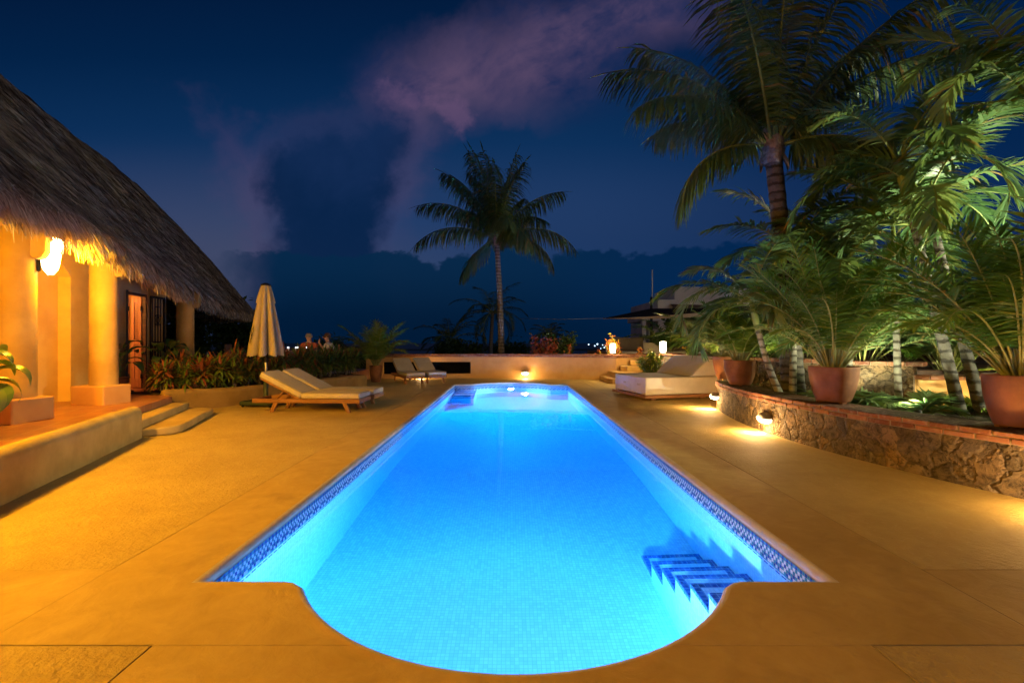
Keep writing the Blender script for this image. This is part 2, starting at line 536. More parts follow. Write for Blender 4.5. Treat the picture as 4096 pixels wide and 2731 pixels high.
M['hem'] = mat('shade_hem', (0.40, 0.33, 0.25), 0.9, 0.1)
M['lamp_glow'] = mat('lamp_glass', (0.8, 0.8, 0.75), 0.4, emit=(1.0, 0.90, 0.72), estr=14.0)
M['sconce_glow'] = mat('sconce_glass', (0.8, 0.7, 0.5), 0.4, emit=(1.0, 0.74, 0.36), estr=30.0)
M['lantern_glow'] = mat('lantern_glass', (0.8, 0.8, 0.7), 0.4, emit=(1.0, 0.86, 0.62), estr=14.0)
M['pool_lens'] = mat('pool_lamp_glass', (0.8, 0.85, 0.9), 0.3, emit=(0.85, 0.95, 1.0), estr=45.0)
M['candle_glow'] = mat('candle_flame', (0.8, 0.8, 0.8), 0.4, emit=(0.8, 0.88, 1.0), estr=5.0)
M['town_glow'] = mat('far_town_bulb', (0.8, 0.8, 0.8), 0.4, emit=(0.55, 0.78, 1.0), estr=5.0)
M['town_green'] = mat('far_town_bulb_green', (0.8, 0.8, 0.8), 0.4, emit=(0.25, 1.0, 0.55), estr=4.0)
M['skin'] = mat('skin', (0.46, 0.26, 0.18), 0.6, 0.3)
M['hair_grey'] = mat('grey_hair', (0.24, 0.20, 0.16), 0.8, 0.2)
M['hair_dark'] = mat('brown_hair', (0.08, 0.045, 0.03), 0.7, 0.2)
M['shirt_pale'] = mat('pale_shirt', (0.55, 0.50, 0.40), 0.9, 0.1)
M['shirt_rust'] = mat('rust_shirt', (0.35, 0.09, 0.04), 0.9, 0.1)
M['trouser'] = mat('dark_trousers', (0.04, 0.04, 0.05), 0.9, 0.1)

M['coco'] = leaf_mat('coconut_leaf', [(0, (0.030, 0.062, 0.020)), (0.5, (0.055, 0.105, 0.030)), (0.85, (0.12, 0.15, 0.045)), (1, (0.17, 0.115, 0.04))], 0.38, 0.25)
M['adon'] = leaf_mat('feather_palm_leaf', [(0, (0.050, 0.120, 0.040)), (0.5, (0.095, 0.190, 0.065)), (0.85, (0.18, 0.26, 0.11)), (1, (0.22, 0.16, 0.06))], 0.4, 0.3)
M['areca'] = leaf_mat('areca_leaf', [(0, (0.025, 0.095, 0.012)), (0.5, (0.060, 0.160, 0.018)), (1, (0.19, 0.24, 0.030))], 0.42, 0.35)
M['dieff'] = leaf_mat('broad_leaf', [(0, (0.035, 0.085, 0.016)), (0.5, (0.07, 0.14, 0.022)), (1, (0.16, 0.22, 0.05))], 0.35, 0.25)
M['hedge_leaf'] = leaf_mat('strap_leaf', [(0, (0.035, 0.055, 0.015)), (0.45, (0.10, 0.18, 0.03)), (0.66, (0.17, 0.24, 0.035)),
                                          (0.75, (0.26, 0.08, 0.025)), (1, (0.34, 0.08, 0.03))], 0.4, 0.3)
M['croton'] = leaf_mat('croton_leaf', [(0, (0.08, 0.07, 0.015)), (0.3, (0.28, 0.045, 0.03)), (0.6, (0.45, 0.10, 0.04)),
                                       (0.8, (0.50, 0.26, 0.03)), (1, (0.46, 0.38, 0.04))], 0.4, 0.3)
M['shrub'] = leaf_mat('shrub_leaf', [(0, (0.025, 0.05, 0.012)), (0.5, (0.05, 0.095, 0.02)), (1, (0.10, 0.15, 0.03))], 0.45, 0.3)
M['flower_y'] = mat('yellow_petal', (0.62, 0.40, 0.02), 0.6)
M['flower_r'] = mat('red_petal', (0.55, 0.07, 0.02), 0.6)
M['rachis'] = mat('leaf_stalk', (0.15, 0.19, 0.045), 0.5, 0.3)
M['stem_gold'] = mat('cane_stem', (0.24, 0.25, 0.08), 0.45, 0.3)
M['trunk_coco'] = mat('coconut_bark', rough=0.9, fn=trunk_fn((0.13, 0.115, 0.10), (0.20, 0.18, 0.155), 7.0))
M['trunk_pale'] = mat('pale_ringed_bark', rough=0.8, fn=trunk_fn((0.17, 0.16, 0.13), (0.27, 0.255, 0.21), 8.0))
M['trunk_brown'] = mat('brown_ringed_bark', rough=0.9, fn=trunk_fn((0.055, 0.05, 0.042), (0.105, 0.095, 0.08), 7.0))
M['fibre'] = mat('palm_fibre', rough=0.9, fn=mottled((0.10, 0.07, 0.045), (0.30, 0.24, 0.18), 9, 30, 0.6, 0.02, False))


def water_mat():
    m = bpy.data.materials.new('pool_water')
    m.use_nodes = True
    nt = m.node_tree
    nt.nodes.clear()
    t = NT(nt)
    gl = t.n('ShaderNodeBsdfGlass')
    gl.inputs['IOR'].default_value = 1.33
    gl.inputs['Roughness'].default_value = 0.0
    gl.inputs['Color'].default_value = (1, 1, 1, 1)
    p = wpos(t)
    h = t.add(t.noise(p, 1.3, 2, 0.5), t.mul(t.noise(p, 5.0, 2, 0.5), 0.12))
    t.put(gl.inputs['Normal'], t.bump(h, 0.10, 0.02))
    va = t.n('ShaderNodeVolumeAbsorption')
    va.inputs['Color'].default_value = (0.22, 0.915, 0.99, 1)
    va.inputs['Density'].default_value = 0.75
    out = t.n('ShaderNodeOutputMaterial')
    nt.links.new(gl.outputs[0], out.inputs['Surface'])
    nt.links.new(va.outputs[0], out.inputs['Volume'])
    return m


M['water'] = water_mat()
M['sea'] = mat('sea_water', (0.003, 0.007, 0.014), 0.5, 0.25)


# ------------------------------------------------------------------ mesh builder
class MB:
    def __init__(s):
        s.v, s.f, s.mi, s.tint, s.sm = [], [], [], [], []
        s.X = Matrix.Identity(4)

    def pt(s, p):
        s.v.append(s.X @ Vector(p))
        return len(s.v) - 1

    def face(s, idx, mi=0, tint=0.5, smooth=False):
        s.f.append(tuple(idx)); s.mi.append(mi); s.tint.append(tint); s.sm.append(smooth)

    def quad(s, a, b, c, d, mi=0, tint=0.5, smooth=False):
        s.face([s.pt(a), s.pt(b), s.pt(c), s.pt(d)], mi, tint, smooth)

    def box(s, lo, hi, mi=0, tint=0.5, tf=None):
        old = s.X
        if tf is not None:
            s.X = s.X @ tf
        x0, y0, z0 = lo; x1, y1, z1 = hi
        i = [s.pt(p) for p in ((x0, y0, z0), (x1, y0, z0), (x1, y1, z0), (x0, y1, z0), (x0, y0, z1), (x1, y0, z1), (x1, y1, z1), (x0, y1, z1))]
        for q in ((3, 2, 1, 0), (4, 5, 6, 7), (0, 1, 5, 4), (1, 2, 6, 5), (2, 3, 7, 6), (3, 0, 4, 7)):
            s.face([i[k] for k in q], mi, tint)
        s.X = old

    def tube(s, pts, rad, seg=8, mi=0, tint=0.5, cap=True):
        pts = [Vector(p) for p in pts]
        n = len(pts)
        if not hasattr(rad, '__len__'):
            rad = [rad] * n
        rings = []
        prev = None
        for i in range(n):
            T = (pts[min(i + 1, n - 1)] - pts[max(i - 1, 0)])
            T = T.normalized() if T.length > 1e-9 else Vector((0, 0, 1))
            if prev is None:
                a = Vector((1, 0, 0)) if abs(T.x) < 0.9 else Vector((0, 1, 0))
                A = (a - T * a.dot(T)).normalized()
            else:
                A = (prev - T * prev.dot(T)).normalized()
            prev = A
            B = T.cross(A)
            rings.append([s.pt(pts[i] + (A * math.cos(2 * PI * k / seg) + B * math.sin(2 * PI * k / seg)) * rad[i]) for k in range(seg)])
        for i in range(n - 1):
            for k in range(seg):
                k2 = (k + 1) % seg
                s.face((rings[i][k], rings[i][k2], rings[i + 1][k2], rings[i + 1][k]), mi, tint, True)
        if cap:
            s.face(rings[0][::-1], mi, tint)
            s.face(rings[-1], mi, tint)

    def lathe(s, prof, seg=32, mi=0, center=(0, 0, 0), tint=0.5, smooth=True, wob=None):
        cx_, cy_, cz_ = center
        rings = []
        for (r, z) in prof:
            if r < 1e-5:
                rings.append([s.pt((cx_, cy_, cz_ + z))])
            else:
                rings.append([s.pt((cx_ + r * math.cos(2 * PI * k / seg) * (wob(k / seg, z) if wob else 1),
                                    cy_ + r * math.sin(2 * PI * k / seg) * (wob(k / seg, z) if wob else 1), cz_ + z)) for k in range(seg)])
        for a, b in zip(rings, rings[1:]):
            for k in range(seg):
                k2 = (k + 1) % seg
                if len(a) == 1 and len(b) == 1:
                    continue
                if len(a) == 1:
                    s.face((a[0], b[k2], b[k]), mi, tint, smooth)
                elif len(b) == 1:
                    s.face((a[k], a[k2], b[0]), mi, tint, smooth)
                else:
                    s.face((a[k], a[k2], b[k2], b[k]), mi, tint, smooth)

    def sweep(s, path, prof, closed=False, mi=0, smooth=False, caps=True, tint=0.5):
        """sweep profile of (offset to the right of travel, z) along a plan path"""
        n = len(path)
        P = [Vector(p[:2]) for p in path]
        rings = []
        for i in range(n):
            if closed:
                a, b, c = P[i - 1], P[i], P[(i + 1) % n]
            else:
                a, b, c = P[max(i - 1, 0)], P[i], P[min(i + 1, n - 1)]
            d1 = (b - a) if (b - a).length > 1e-9 else (c - b)
            d2 = (c - b) if (c - b).length > 1e-9 else d1
            d1, d2 = d1.normalized(), d2.normalized()
            n1, n2 = Vector((d1.y, -d1.x)), Vector((d2.y, -d2.x))
            nn = (n1 + n2)
            nn = nn.normalized() if nn.length > 1e-6 else n1
            k = 1.0 / max(0.35, nn.dot(n1))
            rings.append([s.pt((b.x + nn.x * o * k, b.y + nn.y * o * k, z)) for (o, z) in prof])
        m = len(prof)
        for i in range(n if closed else n - 1):
            A, B = rings[i], rings[(i + 1) % n]
            for k in range(m - 1):
                s.face((A[k], A[k + 1], B[k + 1], B[k]), mi, tint, smooth)
        if caps and not closed:
            s.face(rings[0][::-1], mi, tint)
            s.face(rings[-1], mi, tint)

    def build(s, name, mats, parent=None, loc=None, bevel=0.0, bseg=2, recalc=True):
        me = bpy.data.meshes.new(name)
        me.from_pydata([tuple(v) for v in s.v], [], s.f)
        if not isinstance(mats, (list, tuple)):
            mats = [mats]
        for m in mats:
            me.materials.append(m)
        me.polygons.foreach_set('material_index', s.mi)
        me.polygons.foreach_set('use_smooth', s.sm)
        at = me.attributes.new('tint', 'FLOAT', 'FACE')
        at.data.foreach_set('value', s.tint)
        me.update()
        if recalc:
            bm = bmesh.new()
            bm.from_mesh(me)
            bmesh.ops.recalc_face_normals(bm, faces=bm.faces)
            bm.to_mesh(me)
            bm.free()
        o = bpy.data.objects.new(name, me)
        C.objects.link(o)
        if parent is not None:
            o.parent = parent
        if loc is not None:
            o.location = loc
        if bevel > 0:
            bv = o.modifiers.new('bevel', 'BEVEL')
            bv.width = bevel
            bv.segments = bseg
            bv.limit_method = 'ANGLE'
            bv.angle_limit = R(40)
            for p in me.polygons:
                p.use_smooth = True
            ms = o.modifiers.new('wn', 'WEIGHTED_NORMAL')
            ms.keep_sharp = False
        return o


def tag(o, label=None, cat=None, group=None, kind=None):
    if label: o['label'] = label
    if cat: o['category'] = cat
    if group: o['group'] = group
    if kind: o['kind'] = kind
    return o


def empty(name, loc=(0, 0, 0), rz=0.0, label=None, cat=None, group=None):
    o = bpy.data.objects.new(name, None)
    o.empty_display_size = 0.1
    C.objects.link(o)
    o.location = loc
    o.rotation_euler = (0, 0, rz)
    return tag(o, label, cat, group)


def copy_tree(o, parent=None):
    c = o.copy()
    C.objects.link(c)
    c.parent = parent
    for ch in [k for k in bpy.data.objects if k.parent == o]:
        copy_tree(ch, c)
    return c


def light(name, kind, loc, energy, color, parent=None, radius=0.05, rot=None, spot=None, blend=0.5, size=None):
    d = bpy.data.lights.new(name, kind)
    d.energy = energy
    d.color = color
    if kind in ('POINT', 'SPOT'):
        d.shadow_soft_size = radius
    if kind == 'SPOT':
        d.spot_size = spot
        d.spot_blend = blend
    if kind == 'AREA':
        d.shape = 'DISK'
        d.size = size
    o = bpy.data.objects.new(name, d)
    C.objects.link(o)
    o.location = loc
    if rot:
        o.rotation_euler = rot
    if parent is not None:
        o.parent = parent
    return o


def aim(v):
    """euler that points a light's -Z along v"""
    return Vector(v).to_track_quat('-Z', 'Y').to_euler()


rnd = random.Random(7)
E0 = 1.4  # eye height above the deck


def at(x, y, Y):
    """photo position (in 2352-wide pixels) at depth Y -> point"""
    return Vector(((x - 1172) * Y / 1045, Y, E0 - (y - 784) * Y / 1045))


# ------------------------------------------------------------------ pool
PXL, PXR, PY0, PY1 = -1.81, 1.872, 2.69, 14.96
BCX, BH, BR = 0.02, 1.245, 1.415
BSAG = BR - math.sqrt(BR * BR - BH * BH)


def pool_outline(step=0.05):
    pts = []
    # near bow from left shoulder to right (going +X), counter clockwise seen from above
    def arc(cx_, cy_, a0, a1, r, n):
        return [(cx_ + r * math.cos(a0 + (a1 - a0) * i / n), cy_ + r * math.sin(a0 + (a1 - a0) * i / n)) for i in range(n + 1)]
    ang = math.asin(BH / BR)
    ncy = PY0 + math.sqrt(BR * BR - BH * BH)
    pts.append((PXL, PY0))
    pts.append((BCX - BH - 0.09, PY0))
    pts.append((BCX - BH - 0.035, PY0 - 0.012))
    a = arc(BCX, ncy, -PI / 2 - ang, -PI / 2 + ang, BR, 40)
    pts += a[1:-1]
    pts.append((BCX + BH + 0.035, PY0 - 0.012))
    pts.append((BCX + BH + 0.09, PY0))
    pts.append((PXR, PY0))
    pts.append((PXR, PY1))
    pts.append((BCX + BH + 0.07, PY1))
    fcy = PY1 - math.sqrt(BR * BR - BH * BH)
    a = arc(BCX, fcy, PI / 2 - ang, PI / 2 + ang, BR, 40)
    pts += a[1:-1]
    pts.append((BCX - BH - 0.07, PY1))
    pts.append((PXL, PY1))
    return pts


OUT = pool_outline()


def offset_poly(poly, d):
    """offset a ccw closed polygon outward by d"""
    res = []
    n = len(poly)
    for i in range(n):
        a, b, c = Vector(poly[i - 1]), Vector(poly[i]), Vector(poly[(i + 1) % n])
        d1, d2 = (b - a).normalized(), (c - b).normalized()
        n1, n2 = Vector((d1.y, -d1.x)), Vector((d2.y, -d2.x))
        nn = (n1 + n2).normalized()
        k = 1.0 / max(0.4, nn.dot(n1))
        res.append((b.x + nn.x * d * k, b.y + nn.y * d * k))
    return res


WATER_Z = -0.185
pool = empty('swimming_pool', (0, 0, 0))
tag(pool, kind='structure')


def floor_z(y):
    if y < 7.0:
        return -1.5 - 0.02 * y / 7
    return -1.52 - (y - 7.0) / 8.9 * 1.0


def build_pool():
    # walls
    b = MB()
    n = len(OUT)
    for i in range(n):
        p, q = OUT[i], OUT[(i + 1) % n]
        L = math.hypot(q[0] - p[0], q[1] - p[1])
        ns = max(1, int(L / 1.2))
        for k in range(ns):
            a = (p[0] + (q[0] - p[0]) * k / ns, p[1] + (q[1] - p[1]) * k / ns)
            c = (p[0] + (q[0] - p[0]) * (k + 1) / ns, p[1] + (q[1] - p[1]) * (k + 1) / ns)
            b.quad((a[0], a[1], -0.26), (c[0], c[1], -0.26), (c[0], c[1], -2.5), (a[0], a[1], -2.5))
    # floor
    ys = [1.8, 7.0, 8.2, 15.9]
    for y0, y1 in zip(ys, ys[1:]):
        b.quad((-2.2, y0, floor_z(y0)), (2.2, y0, floor_z(y0)), (2.2, y1, floor_z(y1)), (-2.2, y1, floor_z(y1)))
    b.build('basin_lining', M['pool_tile'], pool, recalc=False)
    # waterline tile band: individual tiles, in two directions
    b = MB()
    S = 0.0245
    rows = 8
    pat = [
        [0, 1, 0, 1, 0, 1], [1, 2, 1, 2, 1, 2], [2, 1, 2, 0, 2, 1], [1, 0, 1, 2, 1, 0], [0, 2, 0, 1, 2, 2],
        [3, 3, 3, 3, 3, 3], [2, 2, 2, 2, 2, 2], [0, 0, 2, 0, 0, 2]]
    inn = offset_poly(OUT, -0.003)
    per = 0
    for i in range(n):
        p, q = Vector(inn[i]), Vector(inn[(i + 1) % n])
        L = (q - p).length
        ns = max(1, round(L / S))
        for k in range(ns):
            a = p + (q - p) * (k / ns)
            c = p + (q - p) * ((k + 1) / ns)
            ga = a + (c - a) * 0.05
            gc = c - (c - a) * 0.05
            for r_ in range(rows):
                z0 = -0.068 - r_ * S
                z1 = z0 - S * 0.92
                b.quad((ga.x, ga.y, z0), (gc.x, gc.y, z0), (gc.x, gc.y, z1), (ga.x, ga.y, z1), pat[r_][per % 6])
            per += 1
    b.build('waterline_tiles', [M['t_blue'], M['t_teal'], M['t_pale'], M['t_green']], pool, recalc=False)
    b = MB()
    for i in range(n):
        p, q = OUT[i], OUT[(i + 1) % n]
        b.quad((p[0], p[1], -0.06), (q[0], q[1], -0.06), (q[0], q[1], -0.27), (p[0], p[1], -0.27))
    b.build('tile_backing', M['mortar'], pool, recalc=False)
    # steps
    def steps(name, x0, x1, ys, zs, sgn, yend):
        # body (pale) and nosing tiles (blue)
        bb, nb = MB(), MB()
        W = 0.055
        pf = []
        for y, z in zip(ys, zs):
            pf.append((y + 0.004 * sgn, pf[-1][1] if pf else -2.4))
            pf.append((y + 0.004 * sgn, z))
        pf.append((yend, zs[-1]))
        pf.append((yend, -2.4))
        i0 = [bb.pt((x0 + 0.004, y, z)) for y, z in pf]
        i1 = [bb.pt((x1 - 0.004, y, z)) for y, z in pf]
        bb.face(i0); bb.face(i1[::-1])
        for q in range(len(pf)):
            q2 = (q + 1) % len(pf)
            bb.face((i0[q], i0[q2], i1[q2], i1[q]))
        for y, z in zip(ys, zs):
            zt = z + 0.004
            # tread edge: front strip, side strips
            fy0, fy1 = (y, y + W) if sgn > 0 else (y - W, y)
            nb.box((x0, fy0, z - 0.05), (x1, fy1, zt))
            d = 0.31
            sy0, sy1 = (y + W, y + d) if sgn > 0 else (y - d, y - W)
            nb.box((x0, sy0, z - 0.05), (x0 + W, sy1, zt))
            nb.box((x1 - W, sy0, z - 0.05), (x1, sy1, zt))
        o = bb.build(name, M['pool_tile'], pool)
        nb.build('nosing_tiles', M['nosing'], o)
    steps('pool_steps', 1.30, 1.868, [4.51 - 0.304 * k for k in range(6)], [-1.44 + 0.2225 * k for k in range(6)], -1, PY0 - 0.01)
    steps('pool_steps', -1.806, -1.1, [13.68 + 0.26 * k for k in range(5)], [-1.0 + 0.165 * k for k in range(5)], 1, PY1 + 0.01)


build_pool()

b = MB()
b.box((-2.6, 1.3, -2.6), (2.6, 16.4, WATER_Z))
wo = b.build('pool_water', M['water'])
tag(wo, kind='structure')


def pool_lamp(loc, facing, label, watts):
    rz = 0 if facing > 0 else PI
    t = empty('pool_lamp', loc, rz, label, 'pool light')
    X = Matrix.Rotation(-PI / 2, 4, 'X')
    b = MB(); b.X = X
    b.lathe([(0.0, -0.02), (0.125, -0.02), (0.13, 0.015), (0.11, 0.03), (0.10, 0.02)], 28)
    b.build('bezel', M['steel'], t)
    b = MB(); b.X = X
    b.lathe([(0.102, 0.018), (0.08, 0.03), (0.0, 0.036)], 28)
    b.build('lens', M['pool_lens'], t)
    light('pool_light_source', 'AREA', (0, 0.09, 0), watts, (0.52, 0.45, 1.0), t, size=0.16, rot=aim((0, 1, -0.28)) if facing > 0 else aim((0, 1, -0.06)))


pool_lamp((BCX, PY0 - BSAG + 0.012, -0.62), 1, 'round underwater lamp in the near curved end of the pool', 470)
pool_lamp((BCX, PY1 + BSAG - 0.012, -0.62), -1, 'glaring round underwater lamp in the far curved end of the pool', 1400)

# pool cover drain and skimmer
b = MB()
b.lathe([(0.0, 0.0), (0.13, 0.0), (0.14, 0.02), (0.10, 0.035), (0.0, 0.035)], 24, center=(0.05, 12.6, floor_z(12.6)))
b.build('floor_drain', M['t_pale'], pool)


# ------------------------------------------------------------------ deck with a pool-shaped hole
def fill_with_hole(outer, hole, z):
    bm = bmesh.new()
    def loop(pts):
        vs_ = [bm.verts.new((p[0], p[1], z)) for p in pts]
        return [bm.edges.new((vs_[i], vs_[(i + 1) % len(vs_)])) for i in range(len(vs_))]
    es = loop(outer) + loop(hole)
    bmesh.ops.triangle_fill(bm, use_beauty=True, use_dissolve=False, edges=es)
    for f in bm.faces:
        if f.normal.z < 0:
            f.normal_flip()
    return bm


LIP = offset_poly(OUT, 0.045)
bm = fill_with_hole([(-9, -7), (9, -7), (9, 17.9), (-9, 17.9)], LIP, 0.0)
me = bpy.data.meshes.new('deck')
bm.to_mesh(me); bm.free()
me.materials.append(M['deck'])
deck = bpy.data.objects.new('deck', me)
C.objects.link(deck)
tag(deck, kind='structure')

b = MB()
prof = []
nb = 7
for k in range(nb + 1):
    a = PI / 2 * k / nb
    prof.append((0.045 * (1 - math.sin(a)), -0.045 * (1 - math.cos(a))))
prof += [(0.0, -0.066), (0.02, -0.068)]
loops = [offset_poly(OUT, o) for o, z in prof]
idx = [[b.pt((p[0], p[1], prof[j][1] - (0.0005 if j == 0 else 0))) for p in loops[j]] for j in range(len(prof))]
n = len(OUT)
for j in range(len(prof) - 1):
    for i in range(n):
        i2 = (i + 1) % n
        b.face((idx[j][i], idx[j][i2], idx[j + 1][i2], idx[j + 1][i]), 0, 0.5, j < nb)
b.build('coping', M['coping'], pool, recalc=False)

# ------------------------------------------------------------------ terrain, sea, hills
b = MB()
b.quad((-14, -20, -0.35), (16, -20, -0.35), (16, 19, -0.35), (-14, 19, -0.35))
# land around and beyond: keep clear of the basin
b = MB()
xs = [-900, -60, -9, 9, 60, 900]
b.quad((-900, -900, -0.12), (900, -900, -0.12), (900, -7, -0.12), (-900, -7, -0.12))
b.quad((-900, -7, -0.12), (-9, -7, -0.12), (-9, 17.6, -0.12), (-900, 17.6, -0.12))
b.quad((9, -7, -0.12), (900, -7, -0.12), (900, 17.6, -0.12), (9, 17.6, -0.12))
b.quad((-900, 17.6, -0.12), (900, 17.6, -0.12), (900, 20, -0.6), (-900, 20, -0.6))
b.quad((-900, 20, -0.6), (900, 20, -0.6), (900, 70, -4), (-900, 70, -4))
b.quad((-900, 70, -4), (900, 70, -4), (900, 160, -32), (-900, 160, -32))
o = b.build('terrain', M['terrain'], recalc=False); tag(o, kind='structure')
b = MB()
b.quad((-6000, 150, -30), (6000, 150, -30), (6000, 8000, -30), (-6000, 8000, -30))
o = b.build('sea', M['sea'], recalc=False); tag(o, kind='structure')
b = MB()
hr = random.Random(3)
for k in range(60):
    x0, x1 = -900 + k * 60, -900 + (k + 1) * 60
    z0 = -26 + 12 * math.sin(k * 0.33) ** 2 + hr.uniform(0, 2)
    z1 = -26 + 12 * math.sin((k + 1) * 0.33) ** 2
    b.quad((x0, 1500, -31), (x1, 1500, -31), (x1, 1620, z1), (x0, 1620, z0))
    b.quad((x0, 1620, z0), (x1, 1620, z1), (x1, 1800, -31), (x0, 1800, -31))
o = b.build('hills', M['terrain']); tag(o, kind='structure')
#@@PART2@@
# ------------------------------------------------------------------ terrace, curb, steps
ZT = 0.36
HD = Vector((-0.347, 0.938))      # direction along the curb, away from the camera
HN = Vector((0.938, 0.347))       # towards the pool
CO = Vector((-5.376, 6.68))


def cp(u, n_):
    p = CO + HD * u + HN * n_
    return (p.x, p.y)


b = MB()
tp = [(-12.5, -7), cp(-13, -0.1), cp(0, -0.12), cp(0, -0.30), cp(2.2, -0.30), (-6.75, 8.95), (-6.6, 10.3), (-6.05, 12.4), (-5.3, 15.2), (-5.3, 17.5), (-12.5, 17.5)]
i = [b.pt((p[0], p[1], ZT)) for p in tp]
j = [b.pt((p[0], p[1], -0.1)) for p in tp]
b.face(i)
for k in range(len(tp)):
    k2 = (k + 1) % len(tp)
    b.face((i[k], j[k], j[k2], i[k2]))
o = b.build('terrace', M['floor_tile']); tag(o, kind='structure')

b = MB()
prof = [(-0.11, 0.0), (-0.11, 0.38)]
for k in range(9):
    a = PI - PI * k / 8
    prof.append((0.11 * math.cos(a), 0.36 + 0.105 * math.sin(a)))
prof += [(0.11, 0.0)]
path = [cp(-13, -0.11)]
for k in range(1, 40):
    path.append(cp(-13 + 13 * k / 40, -0.11 + 0.006 * math.sin(k * 1.3)))
path.append(cp(-0.07, -0.11))
b.sweep(path, prof, smooth=True)
o = b.build('terrace_curb', M['curb'], bevel=0.07, bseg=4)
tag(o, 'long low ochre wall with a rounded top edging the tiled terrace', 'low wall')


def slab(name, pts, z0, z1, m, bev):
    b = MB()
    i = [b.pt((p[0], p[1], z0)) for p in pts]
    j = [b.pt((p[0], p[1], z1)) for p in pts]
    b.face(i[::-1]); b.face(j)
    for k in range(len(pts)):
        k2 = (k + 1) % len(pts)
        b.face((i[k], i[k2], j[k2], j[k]))
    return b.build(name, m, bevel=bev, bseg=4)


# lower step with rounded front corners, upper step behind it
lp = [cp(0.0, -0.2)]
for k in range(7):
    a = -PI / 2 + PI / 2 * k / 6
    lp.append(cp(0.32 + 0.30 * math.sin(a) - 0.02, 0.12 + 0.30 * math.cos(a)))
for k in range(7):
    a = PI / 2 * k / 6
    lp.append(cp(1.95 + 0.30 * math.sin(a), 0.12 + 0.30 * math.cos(a)))
lp.append(cp(2.25, -0.2))
o = slab('entry_step', lp, 0.001, 0.125, M['curb'], 0.035)
tag(o, 'lower ochre step with rounded corners at the edge of the deck', 'step', 'steps up to the terrace')
up = [cp(0.0, -0.36), cp(0.0, -0.02), cp(2.2, -0.02), cp(2.2, -0.36)]
o = slab('entry_step', up, 0.10, 0.245, M['curb'], 0.03)
tag(o, 'upper ochre step just below the terracotta terrace', 'step', 'steps up to the terrace')

# ------------------------------------------------------------------ planter wall on the left and its soil
PW = [(-6.66, 8.78), (-6.42, 9.25), (-6.2, 9.62), (-5.98, 10.02), (-5.80, 10.6), (-5.60, 11.3), (-5.36, 12.2), (-5.08, 13.1), (-4.80, 13.9), (-4.56, 14.55)]
PZ = [0.47, 0.44, 0.41, 0.40, 0.39, 0.38, 0.37, 0.36, 0.35, 0.34]
b = MB()
rings = []
for i, p in enumerate(PW):
    a, c = Vector(PW[max(i - 1, 0)]), Vector(PW[min(i + 1, len(PW) - 1)])
    d = (c - a).normalized()
    nn = Vector((d.y, -d.x))
    ring = []
    pr = [(-0.11, -0.02), (-0.11, PZ[i] - 0.1)] + [(0.11 * math.cos(PI - PI * k / 8), PZ[i] - 0.1 + 0.1 * math.sin(PI * k / 8)) for k in range(1, 8)] + [(0.11, PZ[i] - 0.1), (0.11, -0.02)]
    for o_, z in pr:
        ring.append(b.pt((p[0] + nn.x * (o_ - 0.11), p[1] + nn.y * (o_ - 0.11), z)))
    rings.append(ring)
for A, B in zip(rings, rings[1:]):
    for k in range(len(A) - 1):
        b.face((A[k], A[k + 1], B[k + 1], B[k]), 0, 0.5, True)
b.face(rings[0][::-1]); b.face(rings[-1])
o = b.build('planter_wall', M['planter'], bevel=0.06, bseg=4)
tag(o, 'low curved ochre plaster wall holding the dark leafy hedge', 'planter wall')
b = MB()
fr = [(p[0] - 0.15, p[1]) for p in PW]
bk = [(p[0] - 0.95, p[1] + 0.25) for p in PW]
for k in range(len(PW) - 1):
    b.quad((*fr[k], 0.37), (*fr[k + 1], 0.33), (*bk[k + 1], 0.385), (*bk[k], 0.385))
o = b.build('planter_soil', M['soil']); tag(o, kind='structure')


# ------------------------------------------------------------------ walls with brick caps
def polyline_points(path, step, start=0.0):
    """points and tangents every step along a plan polyline"""
    res = []
    acc = 0.0
    nxt = start
    for a, c in zip(path, path[1:]):
        A, Cc = Vector(a[:2]), Vector(c[:2])
        L = (Cc - A).length
        while nxt <= acc + L - 1e-6:
            tt = (nxt - acc) / L
            res.append((A.lerp(Cc, tt), (Cc - A).normalized()))
            nxt += step
        acc += L
    return res


def smooth_path(pts, nsub=8):
    """Catmull-Rom through plan points"""
    P = [Vector(p) for p in pts]
    out = []
    for i in range(len(P) - 1):
        p0 = P[i - 1] if i > 0 else P[i] * 2 - P[i + 1]
        p1, p2 = P[i], P[i + 1]
        p3 = P[i + 2] if i + 2 < len(P) else P[i + 1] * 2 - P[i]
        for k in range(nsub):
            t_ = k / nsub
            q = 0.5 * ((2 * p1) + (p2 - p0) * t_ + (2 * p0 - 5 * p1 + 4 * p2 - p3) * t_ * t_ + (3 * p1 - p0 - 3 * p2 + p3) * t_ ** 3)
            out.append((q.x, q.y))
    out.append(tuple(P[-1]))
    return out


